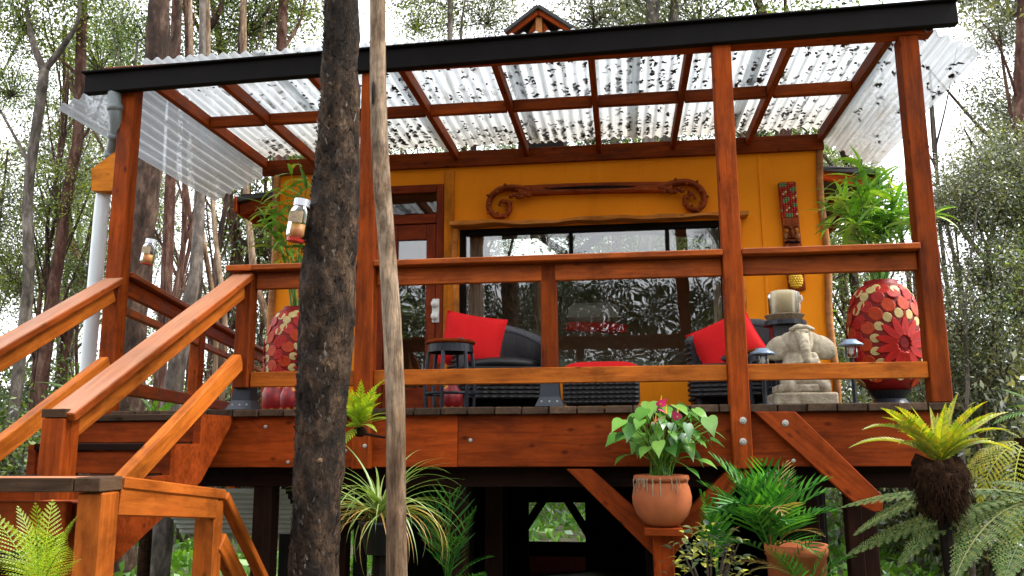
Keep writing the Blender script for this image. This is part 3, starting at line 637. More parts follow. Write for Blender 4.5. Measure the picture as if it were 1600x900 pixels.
a, b, c, d = at(143, 298, .05), at(175, 298, .05), at(182, 235, .05), at(143, 264, .05)
V = [a, b, c, d]; V = V+[p+Vector((0, .09, 0)) for p in V]
tag(make('bracket_box', (V, [(0, 1, 2, 3), (7, 6, 5, 4)]+[(i, i+4, (i+1) % 4+4, (i+1) % 4) for i in range(4)]), M['trim_y']), 'mustard yellow wooden block with slanted top on left post', 'wooden block')

# ================================================================== FURNITURE
def pillow(w, h, t, n=14):
    V = []; F = []
    for s in (1, -1):
        for j in range(n+1):
            for i in range(n+1):
                u = 2*i/n-1; v = 2*j/n-1; k = 1-.07*(1-u*u)*abs(v)**3; k2 = 1-.07*(1-v*v)*abs(u)**3
                z = t/2*((1-u**4)*(1-v**4))**.55*(1+.08*mnoise.noise((u*2, v*2, s)))
                z += .006*mnoise.noise((u*5+s, v*5, 4))*(1-u*u)*(1-v*v); V.append((u*w/2*k2, s*z, v*h/2*k))
    m = (n+1)**2
    for j in range(n):
        for i in range(n):
            a = j*(n+1)+i; F.append((a, a+n+1, a+n+2, a+1)); F.append((m+a, m+a+1, m+a+n+2, m+a+n+1))
    return V, F
def build_chair(loc, rz, label):
    t = thing('wicker_chair', label, 'chair', (0, 0, 0), 'black wicker chairs on the deck')
    r0, nseg = .36, 30
    V = []; F = []
    a0, a1 = R(-35), R(215)
    for i in range(nseg+1):
        a = a0+(a1-a0)*i/nseg; back = max(0, math.sin(a)); top = .50+.17*back**1.5
        for rr, zz in ((r0-.03, .06), (r0+.015, .06), (r0+.035, top), (r0-.02, top)): V.append((rr*math.cos(a), rr*math.sin(a)*.95, zz))
    for i in range(nseg):
        for k in range(4): F.append((i*4+k, i*4+4+k, i*4+4+(k+1) % 4, i*4+(k+1) % 4))
    F += [(0, 1, 2, 3), (nseg*4+3, nseg*4+2, nseg*4+1, nseg*4)]
    make('shell', (V, F), M['wicker'], t)
    pts = []
    for i in range(nseg+1):
        a = a0+(a1-a0)*i/nseg; back = max(0, math.sin(a)); top = .50+.17*back**1.5; pts.append((r0*1.02*math.cos(a), r0*1.02*math.sin(a)*.95, top+.01))
    make('rolled_rim', tube(pts, .036, 10, bumpf=lambda p, tt: 1+.05*math.sin(p.x*260+p.y*210)), M['wicker_gr'], t, smooth=True)
    # horizontal woven strands around the shell
    for z in np.arange(.09, .5, .036):
        pts = [(1.0*(r0+.022+.012*(z/.5))*math.cos(a), (r0+.022+.012*(z/.5))*math.sin(a)*.95, z+.004*math.sin(a*40)) for a in np.linspace(a0, a1, 48)]
        make('strand', tube(pts, .011, 5), M['wicker'], t, smooth=True)
    make('seat', bx6(-.3, .3, -.30, .24, .27, .33), M['wicker'], t)
    make('seat_pad', [[(x, z, y+.36) for x, y, z in []], []] if False else lathe([(0, .41), (.2, .405), (.285, .385), (.3, .36), (.285, .335), (0, .33)], 24), M['wicker'], t, smooth=True)
    make('apron', bx6(-.31, .31, -.33, -.295, .10, .30), M['wicker'], t)
    for z in np.arange(.11, .30, .03): make('strand', tube([(-.31+.62*i/20, -.335+.006*(-1)**i, z) for i in range(21)], .010, 5), M['wicker'], t)
    for x in (-.27, .27):
        for y in (-.27, .22): make('leg', tube([(x, y, 0), (x, y, .28)], .022, 10), M['wicker'], t)
    t.matrix_basis = Matrix.Translation(loc) @ Matrix.Rotation(rz, 4, 'Z'); return t
build_chair((-.90, 1.34, ZD), R(14), 'black wicker chair with red cushion beside the door, left of window')
build_chair((.86, 1.34, ZD), R(-16), 'black wicker chair with red cushion behind the right middle post')
def piping(w, h, parent, mw):
    P = []
    for k in range(4):
        for i in range(10):
            u = -1+2*i/10; a_, b_ = [(u, -1), (1, u), (-u, 1), (-1, -u)][k]; kx = 1-.07*(1-b_*b_)*abs(a_)**3 if False else 1
            k2 = 1-.07*(1-b_*b_)*abs(a_)**3; k1 = 1-.07*(1-a_*a_)*abs(b_)**3; kk1 = 1-.07*(1-a_*a_); kk2 = 1-.07*(1-b_*b_)
            P.append((a_*w/2*(kk2 if abs(a_) == 1 else 1), 0, b_*h/2*(kk1 if abs(b_) == 1 else 1)))
    P.append(P[0]); make('piping', tube(P, .0045, 6, False), M['red'], parent, mw, True)
pl = mesh('cushion', *pillow(.46, .42, .16), M['red'], True)
c = at(738, 535, 1.22); mwp = Matrix.Translation(c+Vector((0, .0, .01))) @ Matrix.Rotation(R(8), 4, 'Z') @ Matrix.Rotation(R(-14), 4, 'X') @ Matrix.Rotation(R(10), 4, 'Y'); cu1 = obj('cushion', pl, None, mwp); piping(.46, .42, cu1, mwp); tag(cu1, 'bright red square cushion on the wicker chair beside the door', 'cushion', 'red cushions')
c = at(1138, 540, 1.2); mwp = Matrix.Translation(c) @ Matrix.Rotation(R(-12), 4, 'Z') @ Matrix.Rotation(R(-16), 4, 'X') @ Matrix.Rotation(R(-26), 4, 'Y'); cu1 = obj('cushion', pl.copy(), None, mwp); piping(.46, .42, cu1, mwp); tag(cu1, 'bright red tilted cushion on the wicker chair behind the post', 'cushion', 'red cushions')
def side_table(px0, px1, py, Y, label, grp='round black side tables'):
    a, b = at(px0, py, Y), at(px1, py, Y); r = (b.x-a.x)/2; zt = a.z; t = thing('side_table', label, 'side table', ((a.x+b.x)/2, Y, ZD), grp)
    mw = Matrix.Translation(((a.x+b.x)/2, Y, 0))
    make('top', lathe([(0, zt+.012), (r-.012, zt+.012), (r, zt+.004), (r, zt-.010), (r-.01, zt-.014), (0, zt-.014)], 28), M['wood'], t, mw, True)
    make('apron', lathe([(r-.015, zt-.016), (r-.012, zt-.07), (r-.03, zt-.07), (r-.03, zt-.016)], 28), M['metal_blk'], t, mw)
    for k in range(6):
        q = 2*PI*k/6+.4; make('leg', tube([(math.cos(q)*(r-.02), math.sin(q)*(r-.02), zt-.07), (math.cos(q)*(r+.005), math.sin(q)*(r+.005), ZD+.2), (math.cos(q)*(r-.01), math.sin(q)*(r-.01), ZD)], .014, 8), M['metal_blk'], t, mw)
    make('lower_ring', tube([((r-.005)*math.cos(q), (r-.005)*math.sin(q), ZD+.12) for q in np.linspace(0, 2*PI, 25)], .010, 6), M['metal_blk'], t, mw)
    return t
side_table(666, 742, 536, .72, 'round side table with black legs in front of the left chair')
side_table(1166, 1222, 549, .62, 'round dark side table between right chair and stone elephant')
# a floral cloth item under the left table
q = at(706, 560, .72); make_v = lathe([(0, 0), (.055, .0), (.085, .06), (.075, .13), (.04, .17), (.05, .19)], 18)
tag(make('floral_pot', make_v, M['floral'], None, Matrix.Translation((q.x, .72, ZD+.001)), True), 'small red and yellow floral pot under left side table', 'pot')
ot = thing('ottoman', 'low black wicker ottoman in front of the window', 'ottoman', at(942, 640, 1.05).xy.to_3d()+Vector((0, 0, ZD)))
oc = at(940, 600, 1.05); 
ob = boxm('body', .52, .42, .21, M['wicker'], .03, 3); obj('body', ob, ot, Matrix.Translation((oc.x, 1.05, ZD+.15)))
for z in np.arange(.06, .245, .03): make('strand', tube([(oc.x-.25+.5*i/24, .835+.006*(-1)**i, ZD+z) for i in range(25)], .010, 5), M['wicker'], ot)
for x in (-.22, .22):
    for y in (-.17, .17): make('leg', tube([(oc.x+x, 1.05+y, ZD), (oc.x+x, 1.05+y, ZD+.06)], .018, 8), M['wicker'], ot)
me = mesh('seat_cushion', *pillow(.52, .42, .09), M['red'], True)
tag(obj('seat_cushion', me, None, Matrix.Translation((oc.x, 1.05, ZD+.298)) @ Matrix.Rotation(R(90), 4, 'X')), 'flat red seat cushion on the black ottoman', 'cushion')
# solar lights
for k, (px, py, Y, lab) in enumerate(((1191, 552, .16, 'blue grey solar lamp left of the stone elephant'), (1329, 538, .26, 'blue grey solar lamp right of the stone elephant by red urn'))):
    p = at(px, py, Y); t = thing('solar_light', lab, 'solar light', (p.x, Y, ZD), 'solar lights on the deck edge'); mw = Matrix.Translation((p.x, Y, p.z))
    make('cap', lathe([(0, .03), (.035, .028), (.042, .018), (.070, .002), (.072, -.008), (.05, -.010), (0, -.008)], 22), M['solar'], t, mw, True)
    make('lantern', lathe([(.032, -.01), (.036, -.04), (.034, -.075), (.02, -.085), (0, -.085)], 18), M['jar'], t, mw, True)
    make('bulb', lathe([(0, -.02), (.012, -.025), (.014, -.05), (0, -.065)], 10), M['white'], t, mw, True)
    for q in range(4): make('cage_bar', tube([(.038*math.cos(q*PI/2+.5), .038*math.sin(q*PI/2+.5), -.008), (.04*math.cos(q*PI/2+.5), .04*math.sin(q*PI/2+.5), -.08)], .004, 6), M['metal_blk'], t, mw)
    make('stake', tube([(0, 0, -.08), (0, 0, ZD-p.z+.01)], .012, 10), M['metal_blk'], t, mw); make('foot', lathe([(0, ZD-p.z+.015), (.045, ZD-p.z+.012), (.05, ZD-p.z+.001)], 16), M['metal_blk'], t, mw)

# stone elephant
el = thing('elephant_statue', 'pale carved stone elephant statue with spread ears on the deck edge', 'statue', (1.07, .33, ZD))
def ellip(c, r, rot=None, n=16):
    V = []; F = []
    for j in range(n+1):
        for i in range(n*2):
            a = PI*j/n-PI/2; b = PI*i/n; p = Vector((math.cos(a)*math.cos(b)*r[0], math.cos(a)*math.sin(b)*r[1], math.sin(a)*r[2]))
            if rot: p = rot @ p
            V.append(p+Vector(c))
    k = n*2
    for j in range(n):
        for i in range(k): F.append((j*k+i, j*k+(i+1) % k, (j+1)*k+(i+1) % k, (j+1)*k+i))
    return V, F
Ry = lambda d: Matrix.Rotation(R(d), 3, 'Y')
parts = [ellip((0, .01, .395), (.074, .08, .105)), ellip((-.125, .02, .355), (.092, .034, .068), Ry(-36)), ellip((.125, .02, .355), (.092, .034, .068), Ry(36)), ellip((-.065, .015, .40), (.05, .035, .05)), ellip((.065, .015, .40), (.05, .035, .05)),
         ellip((0, .02, .235), (.118, .11, .10)), ellip((0, .01, .16), (.135, .115, .07)), ellip((-.10, -.06, .12), (.045, .06, .055)), ellip((.10, -.06, .12), (.045, .06, .055)),
         ellip((-.034, -.062, .435), (.014, .012, .012)), ellip((.034, -.062, .435), (.014, .012, .012)), tube([(-.07, -.05, .455), (-.03, -.077, .47), (.03, -.077, .47), (.07, -.05, .455)], .013, 8)]
trk = smoothpath([(0, -.06, .415), (0, -.095, .38), (.002, -.112, .335), (.006, -.115, .285), (.03, -.115, .255), (.055, -.112, .275), (.045, -.112, .30), (.03, -.113, .288)], 5)
parts.append(tube(trk, list(np.linspace(.036, .014, len(trk))), 12, True, lambda p, t: 1+.09*math.sin(p.z*330)))
for k in range(5): parts.append(tube([(.105*math.cos(q)*(1+.02*k), .02-.115*abs(math.sin(q)), .255-.024*k) for q in np.linspace(PI, 2*PI, 15)], .007, 6))
o = make('body', merge(*parts), M['stone'], el, Matrix.Translation((1.07, .33, ZD-.005)), True)
rm = o.modifiers.new('r', 'REMESH'); rm.mode = 'VOXEL'; rm.voxel_size = .0058; rm.use_smooth_shade = True
sm = o.modifiers.new('s', 'SMOOTH'); sm.factor = .5; sm.iterations = 1
for z0, z1, w in ((0, .075, .36), (.077, .125, .30)): obj('plinth', boxm('plinth', w, .28 if w > .32 else .24, z1-z0, M['stone'], .012, 2), el, Matrix.Translation((1.06, .35, ZD+(z0+z1)/2+.001)))

# candle on its stand
cs2 = thing('candle_stand', 'tall black stand with woven tray behind the stone elephant', 'stand', (1.03, .62, ZD)); p = at(1226, 502, .62)
mwc = Matrix.Translation((p.x, .62, 0)); zc2 = p.z
make('tray', lathe([(0, zc2), (.10, zc2), (.125, zc2+.035), (.118, zc2+.04), (.095, zc2+.012), (0, zc2+.012)], 24), M['straw'], cs2, mwc)
make('top', lathe([(0, zc2-.002), (.13, zc2-.002), (.135, zc2-.03), (0, zc2-.03)], 24), M['metal_blk'], cs2, mwc)
for k in range(4):
    q = PI/4+k*PI/2; make('leg', tube([(.10*math.cos(q), .10*math.sin(q), zc2-.03), (.13*math.cos(q), .13*math.sin(q), ZD)], .014, 8), M['metal_blk'], cs2, mwc)
make('panel', bx6(-.085, .085, -.085, .085, ZD+.03, zc2-.032), M['wicker'], cs2, mwc)
zt = at(1226, 455, .62).z
ca2 = thing('candle', 'thick cream pillar candle in clear glass on woven tray', 'candle', (p.x, .62, zc2+.012))
make('wax', lathe([(0, zc2+.013), (.078, zc2+.013), (.08, zt-.004), (.07, zt-.001), (.03, zt-.008), (0, zt-.01)], 28), M['wax'], ca2, mwc, True); make('wick', tube([(0, 0, zt-.01), (.004, 0, zt+.012)], .003, 6), M['metal_blk'], ca2, mwc)
make('glass_sleeve', lathe([(.094, zc2+.014), (.095, zt-.01)], 28), M['jar'], ca2, mwc, True)
q = at(1251, 478, .66); tag(make('figurine', merge(lathe([(0, 0), (.022, 0), (.014, .05), (.020, .10), (.012, .135), (.02, .155), (.016, .18), (0, .19)], 14), tube([(.0, 0, .10), (.03, -.01, .13), (.022, -.01, .16)], .008, 6)), M['white'], None, Matrix.Translation((q.x-.02, .66, zc2+.012)), True), 'small white figurine right of the cream candle', 'figurine')

# mosaic urns
def urn(loc, rz, label, s=1.0):
    t = thing('urn', label, 'urn', (0, 0, 0), 'red mosaic urns')
    prof = [(.0, .10), (.12, .10), (.17, .16), (.205, .28), (.218, .42), (.21, .56), (.18, .68), (.13, .755), (.10, .77), (.10, .79), (.085, .79), (.085, .74)]
    def rad(z):
        for (r0, z0), (r1, z1) in zip(prof[1:9], prof[2:10]):
            if z0 <= z <= z1: return r0+(r1-r0)*(z-z0)/(z1-z0), math.atan2(-(r1-r0), z1-z0)
        return .1, 0
    make('body', lathe(prof, 36), M['urn'], t, None, True); make('base', lathe([(0, 0), (.12, 0), (.11, .02), (.09, .05), (.13, .099), (0, .0995)], 24), M['metal_blk'], t)
    make('soil', lathe([(0, .765), (.085, .765)], 16), M['soil'], t)
    def disc(n, sx, sy, th=.0035, pet=0):
        V = []; 
        for z in (0, th):
            for i in range(n):
                a = 2*PI*i/n; k = 1-(.0 if z == 0 else .12); V.append((sx*k*math.cos(a)*(1+pet*math.cos(a)), sy*k*math.sin(a), z))
        return V, [tuple(range(n, 2*n))]+[(i, (i+1) % n, n+(i+1) % n, n+i) for i in range(n)]
    D = {k: mesh('tile', *disc(10, *v), M[mk]) for k, (v, mk) in {'petal': ((.068, .026, .007, .3), 't_red'), 'core': ((.03, .03), 'urn'), 'dot': ((.033, .028), 't_cr'), 'sc': ((.048, .042), 't_or'), 'sc2': ((.042, .040), 't_red'), 'big': ((.032, .030), 't_cr')}.items()}
    def put(k, az, z, ang):
        r, tl = rad(z); p = Vector((r*math.cos(az), r*math.sin(az), z)); N = Vector((math.cos(az)*math.cos(tl), math.sin(az)*math.cos(tl), math.sin(tl)))
        T = Vector((-math.sin(az), math.cos(az), 0)); B = N.cross(T); Xv = T*math.cos(ang)+B*math.sin(ang); Yv = N.cross(Xv)
        mw = Matrix((Xv, Yv, N)).transposed().to_4x4(); mw.translation = p+N*.001; obj('tile', D[k], t, mw)
    for caz, cz in ((-PI/2+.22, .37), (-PI/2-2.35, .40), (-PI/2+2.75, .40)):
        for rho, nn, k in ((.082, 13, 'petal'), (.0, 1, 'core'), (.168, 15, 'dot'), (.225, 15, 'sc'), (.285, 19, 'sc2'), (.335, 20, 'big')):
            for i in range(nn):
                a = 2*PI*i/nn+(.2 if k == 'sc' else 0); z = cz+rho*math.sin(a)*1.12
                if not .14 < z < .735 or abs(rho*math.cos(a)) > .30: continue
                r, _ = rad(z); put(k, caz+rho*math.cos(a)/r, z, a)
    for i in range(14): put('big' if i % 2 else 'sc2', 2*PI*i/14, .715, 0)
    t.matrix_basis = Matrix.Translation(loc) @ Matrix.Rotation(rz, 4, 'Z') @ Matrix.Scale(s, 4); WM[t.name] = t.matrix_basis.copy(); return t
uc = at(1382, 520, .62)
ur = urn((uc.x, .62, ZD), R(0), 'large red and cream mosaic urn at right end of deck', 1.0)
ul = at(462, 530, 1.15)
u2 = copy_tree(ur, Matrix.Translation((ul.x, 1.15, ZD)) @ Matrix.Rotation(R(50), 4, 'Z') @ Matrix.Scale(1.02, 4)); u2['label'] = 'large red mosaic urn behind the dark tree trunk, left of door'
for nm, px, py, Y, s, lab in (('floral_vase', 428, 600, .85, 1.05, 'small red and yellow floral vase beside left railing post'), ('floral_vase', 452, 620, .5, .8, 'small red floral vase at foot of the dark trunk')):
    q = at(px, py, Y); tag(make(nm, lathe([(0, 0), (.045, 0), (.07, .06), (.075, .14), (.05, .2), (.035, .23), (.05, .25), (.04, .25)], 18), M['floral'], None, Matrix.Translation((q.x, Y, ZD)) @ Matrix.Scale(s, 4), True), lab, 'vase')

# wall ornaments
on = thing('carved_ornament', 'long carved wooden wall ornament with scrolled ends above the window', 'wall ornament', at(930, 300, YW-.03))
y0 = YW-.035
N = 30; V = []; F = []
oa, ob_ = at(810, 299, y0), at(1050, 293, y0); W2 = ob_.x-oa.x
for i in range(N+1):
    u = i/N; x = oa.x+W2*u; arch = .010*math.sin(PI*u); zc_ = oa.z+(ob_.z-oa.z)*u+arch
    for yy, zz in ((y0-.02, -.04), (y0-.03, -.03), (y0-.03, .035), (y0-.018, .045), (YW-.002, .045), (YW-.002, -.04)): V.append((x, yy, zc_+zz))
for i in range(N):
    for k in range(6): F.append((i*6+k, i*6+(k+1) % 6, i*6+6+(k+1) % 6, i*6+6+k))
F += [tuple(range(6)), tuple(N*6+k for k in range(5, -1, -1))]
make('bar', (V, F), M['carved'], on)
V = []; F = []
for i in range(21):
    u = i/20; x = oa.x+W2*(.18+.6*u); zc_ = oa.z+(ob_.z-oa.z)*(.18+.6*u)+.010*math.sin(PI*(.18+.6*u)); h = .013*math.sin(PI*u)**.5
    V += [(x, y0-.033, zc_-h), (x, y0-.033, zc_+h)]
for i in range(20): F.append((i*2, i*2+2, i*2+3, i*2+1))
make('slot', (V, F), M['wood_dark'], on)
for sgn, pth in ((-1, [(836, 300), (808, 293), (782, 295), (766, 308), (764, 326), (777, 338), (793, 333), (796, 319), (785, 313), (780, 322)]), (1, [(1028, 294), (1056, 285), (1080, 285), (1097, 297), (1101, 314), (1090, 327), (1075, 323), (1071, 309), (1081, 303), (1087, 311)])):
    sp_ = smoothpath([at(x, y, y0-.012) for x, y in pth], 6); k = len(sp_); parts = [tube(sp_, [.026-.014*i/k for i in range(k)], 10, True, lambda p, t: 1+.10*math.sin(t*4))]
    for i in range(2, k-6, 4):
        c = sp_[i]; d = (sp_[i+1]-sp_[i-1]).normalized(); nrm = Vector((d.z, 0, -d.x)); parts.append(ellip(c+nrm*(.022*(1 if i % 8 < 4 else -1))+Vector((0, -.018, 0)), (.013, .012, .012), n=6))
    c0 = at(pth[1][0], pth[1][1]+14, y0-.012)
    for i in range(6): parts.append(ellip(c0+Vector((-sgn*.03*i+sgn*.05, -.012, .014*math.sin(i*1.9))), (.024, .018, .020), n=6))
    make('scroll', merge(*parts), M['carved'], on, smooth=True)
    make('scroll_backing', tube([p+Vector((0, .018, 0)) for p in sp_[:k-8]], [.031-.014*i/k for i in range(k-8)], 8), M['carved'], on, smooth=True)
tk = thing('tiki_plaque', 'tall narrow carved tiki plaque with red and green beads on yellow wall', 'wall plaque', at(1232, 330, YW-.02))
ta, tb = at(1215, 285, YW-.03), at(1251, 390, YW-.03); tw = tb.x-ta.x; tcx = (ta.x+tb.x)/2+.006
V, F = [], []; zb2 = at(1235, 455, YW).z
board('board', (tcx+.02, YW-.02, zb2), (tcx-.006, YW-.02, ta.z), tw*.92, .036, M['carved'], tk, up=(0, -1, 0))
bd = [mesh('bead', *ellip((0, 0, 0), (.0105, .007, .0105), n=4), M[k], True) for k in ('t_red', 't_gr', 't_or', 't_cr', 'urn')]
zmid = at(1232, 340, YW).z
for i in range(7):
    for j in range(17):
        x = tcx-.004-tw*.40+tw*.8*i/6; z = ta.z-.02-(ta.z-.02-zmid)*j/16
        u = math.sin(i*1.1+j*.7)+math.cos(j*.9-i*.5)
        obj('bead', bd[1 if u > .9 else 0 if u > -.3 else 4 if u > -1 else 2 if (i+j) % 3 else 3], tk, Matrix.Translation((x, YW-.04, z)))
fz = at(1233, 365, YW).z; fx = tcx+.003
make('brow', merge(tube([(fx-.055, YW-.042, fz+.045), (fx-.03, YW-.052, fz+.055), (fx, YW-.05, fz+.03), (fx+.03, YW-.052, fz+.055), (fx+.055, YW-.042, fz+.045)], .012, 8)), M['carved'], tk, smooth=True)
make('nose', merge(ellip((fx, YW-.05, fz-.01), (.018, .02, .045), n=8), ellip((fx-.02, YW-.045, fz-.04), (.016, .016, .014), n=8), ellip((fx+.02, YW-.045, fz-.04), (.016, .016, .014), n=8)), M['carved'], tk, smooth=True)
for s in (-1, 1): make('eye', ellip((fx+s*.038, YW-.042, fz+.018), (.018, .010, .022), n=8), M['live'], tk, smooth=True); make('cheek', ellip((fx+s*.045, YW-.04, fz-.03), (.02, .014, .03), n=8), M['log'], tk, smooth=True)
make('mouth', tube([(fx-.055, YW-.044, fz-.085), (fx-.03, YW-.052, fz-.075), (fx, YW-.052, fz-.085), (fx+.03, YW-.052, fz-.075), (fx+.055, YW-.044, fz-.085)], .009, 8), M['wood_dark'], tk, smooth=True)
pa = thing('pineapple_ornament', 'small yellow pineapple ornament hanging at foot of the tiki plaque', 'ornament', at(1243, 437, YW-.06)); q = at(1243, 438, YW-.065)
make('fruit', ellip(q, (.05, .03, .066), n=10), M['yellow_f'], pa, smooth=True)
bm_ = mesh('scale', *ellip((0, 0, 0), (.010, .008, .010), n=4), M['yellow_f'], True)
for i in range(7):
    for j in range(6):
        a = -PI*(.1+.8*i/6)+(.2 if j % 2 else 0); z = -.045+.09*j/5; r = math.sqrt(max(0, 1-(z/.066)**2)); obj('scale', bm_, pa, Matrix.Translation(q+Vector((.05*r*math.cos(a), .03*r*math.sin(a), z))))
for k in range(5): make('crown_leaf', tube([q+Vector((0, 0, .06)), q+Vector((.012*(k-2), -.005, .085)), q+Vector((.022*(k-2), -.01, .10))], [.008, .006, .001], 5), M['anth'], pa)
# curtains and bed inside
for xa, xb, lab in ((718, 756, 'pale beige curtain at left side of the window'), (1112, 1132, 'pale beige curtain at right side of the window')):
    a, b = at(xa, 400, YW+.16).x, at(xb, 400, YW+.16).x; V = []; F = []; n = 40
    for j in range(9):
        for i in range(n+1): u = i/n; V.append((a+(b-a)*u, YW+.17+.022*math.sin(u*26+.2*j), 3.42-(3.42-1.95)*j/8))
    for j in range(8):
        for i in range(n): k = j*(n+1)+i; F.append((k, k+1, k+n+2, k+n+1))
    tag(make('curtain', (V, F), M['curtain'], smooth=True), lab, 'curtain', 'window curtains')
bed = thing('bed', 'bed with rumpled grey green blanket behind the window glass', 'bed', (-.2, 3.0, 1.88))
b0, b1 = at(755, 560, 2.5).x, at(1030, 560, 2.5).x
obj('frame', boxm('frame', b1-b0+.1, 1.5, .2, M['wood_dark'], .01), bed, Matrix.Translation(((b0+b1)/2, 2.95, 2.0)))
obj('mattress', boxm('mattress', b1-b0, 1.44, .2, M['linen'], .04, 3), bed, Matrix.Translation(((b0+b1)/2, 2.95, 2.2)))
V = []; F = []; n = 40
for j in range(n+1):
    for i in range(n+1):
        u, v = i/n, j/n; x = b0-.03+(b1-b0+.06)*u; y = 2.20+1.4*v; z = 2.31+.05*mnoise.noise((u*6, v*6, 0))+.025*mnoise.noise((u*15, v*15, 3))+.05*(1 if .3 < u < .95 else 0)*math.sin(PI*u)
        if v < .08: z -= (.08-v)*4.2
        V.append((x, y, z+.03))
for j in range(n):
    for i in range(n): k = j*(n+1)+i; F.append((k, k+1, k+n+2, k+n+1))
make('blanket', (V, F), M['blanket'], bed, smooth=True)
q = at(927, 492, 2.5); tag(make('bed_pillow', pillow(.48, .19, .15), M['linen'], None, Matrix.Translation(q+Vector((0, 0, .02))) @ Matrix.Rotation(R(-55), 4, 'X') @ Matrix.Rotation(R(3), 4, 'Y'), True), 'grey linen pillow on the bed inside the window', 'pillow')
q = at(932, 512, 2.42); tag(make('red_throw', pillow(.56, .11, .08), M['red'], None, Matrix.Translation(q+Vector((0, 0, -.0))) @ Matrix.Rotation(R(-50), 4, 'X') @ Matrix.Rotation(R(7), 4, 'Y'), True), 'red folded throw on the bed below the grey pillow', 'throw')

# jars hanging from trunks
def jar(p, h, r, label):
    t = thing('jar_lantern', label, 'jar', p, 'hanging jar lanterns'); mw = Matrix.Translation(p) @ Matrix.Rotation(R(8), 4, 'Y')
    make('lid', lathe([(0, h), (r*.78, h), (r*.8, h*.82), (r*.72, h*.82)], 22), M['tin'], t, mw); make('glass', lathe([(r*.7, h*.82), (r*.95, h*.70), (r, h*.6), (r, h*.1), (r*.85, 0), (0, 0)], 24), M['jar'], t, mw, True)
    make('filling', lathe([(0, h*.36), (r*.9, h*.36), (r*.93, h*.1), (r*.8, .004), (0, .004)], 20), M['rust_liq'], t, mw, True)
    make('label_band', lathe([(r*1.01, h*.66), (r*1.015, h*.38)], 20, R(200), R(310)), M['straw'], t, mw, True)
    make('bottom_cap', lathe([(0, -.012), (r*.8, -.012), (r*.88, .006), (r*.8, .008)], 20), M['redtin'], t, mw)
    make('hanger', tube([(r*.8, 0, h*.9), (r*1.6, .02, h*1.05), (r*2.0, .06, h*1.1)], .004, 6), M['metal_blk'], t, mw)
jb = at(462, 374, -1.32); jar(jb, at(466, 312, -1.32).z-jb.z, .048, 'glass jar lantern with grey lid hung on the dark front trunk')
# ================================================================== TREES
def trunk_mesh(paths, mat, n=12, amp=.12, seed=0, freq=3):
    P = []
    for pts, r0, r1 in paths:
        sp_ = smoothpath(pts, 5); k = len(sp_); rr = [r0+(r1-r0)*i/(k-1) for i in range(k)]
        P.append(tube(sp_, rr, n, True, lambda p, t: 1+amp*mnoise.noise((p.x*freq*3+seed, p.y*freq*3, p.z*freq))+amp*.5*mnoise.noise((p.x*freq*9, p.y*freq*9+seed, p.z*freq*3))))
    me = mesh('trunk', *merge(*P), mat, True); return me
# crowns: clumps of small leaves on fine twigs
def leafset(centres, per, spread, size, seed, up=.35, squash=.8):
    g = np.random.default_rng(seed); C = np.repeat(np.array(centres), per, 0); n = len(C)
    P = C+g.normal(0, 1, (n, 3))*np.array([spread, spread, spread*squash])
    a = g.normal(0, 1, (n, 3)); a[:, 2] -= .25; a /= np.linalg.norm(a, axis=1)[:, None]
    b = g.normal(0, 1, (n, 3)); b[:, 2] += up; b -= (b*a).sum(1)[:, None]*a; b /= np.linalg.norm(b, axis=1)[:, None]
    l = size*g.uniform(.6, 1.3, (n, 1)); w = l*g.uniform(.32, .5, (n, 1)); nn = np.cross(a, b)
    Q = np.stack([P-a*l, P-a*l*.1+b*w+nn*w*.25, P+a*l, P-a*l*.1-b*w+nn*w*.25], 1); return Q
def crown_mesh(seed, nc, per, spread, size, mat, squash=.75, shell=.45):
    g = np.random.default_rng(seed); C = []
    while len(C) < nc:
        p = g.uniform(-1, 1, 3); r = np.linalg.norm(p)
        if shell < r < 1 and (len(C) < nc*.3 or min(np.linalg.norm(p-c) for c in C) > .16): C.append(p)
    C = np.array(C)*np.array([1, 1, squash]); C[:, :2] *= (1+.25*np.sin(np.arctan2(C[:, 1], C[:, 0])*3+seed))[:, None]
    Q = leafset(C, per, spread, size, seed+1)
    me = quads('crown', Q, [mat, M['twig']])
    # twigs as extra thin quads (joined into the same crown)
    return me, C
CROWN = []
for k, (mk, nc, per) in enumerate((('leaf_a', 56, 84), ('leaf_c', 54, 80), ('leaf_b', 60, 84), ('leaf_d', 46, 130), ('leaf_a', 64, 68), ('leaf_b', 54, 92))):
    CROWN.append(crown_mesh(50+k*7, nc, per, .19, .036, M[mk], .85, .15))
TW = []
for k, (me, C) in enumerate(CROWN):
    P = []
    for c in C[::2]:
        mid = Vector(c)*.5+Vector((random.uniform(-.12, .12), random.uniform(-.12, .12), -.08)); P.append(tube([Vector((0, 0, -.35)), mid, Vector(c)], [.018, .011, .004], 4, False))
    TW.append(mesh('limb', *merge(*P), M['twig'], True))
def add_crown(tree, c, r, kind, rz=None):
    mw = Matrix.Translation(c) @ Matrix.Rotation(random.uniform(0, 6.28) if rz is None else rz, 4, 'Z') @ Matrix.Diagonal((r, r, r*random.uniform(.8, 1.1), 1))
    obj('crown', CROWN[kind][0], tree, mw); obj('limb', TW[kind], tree, mw)
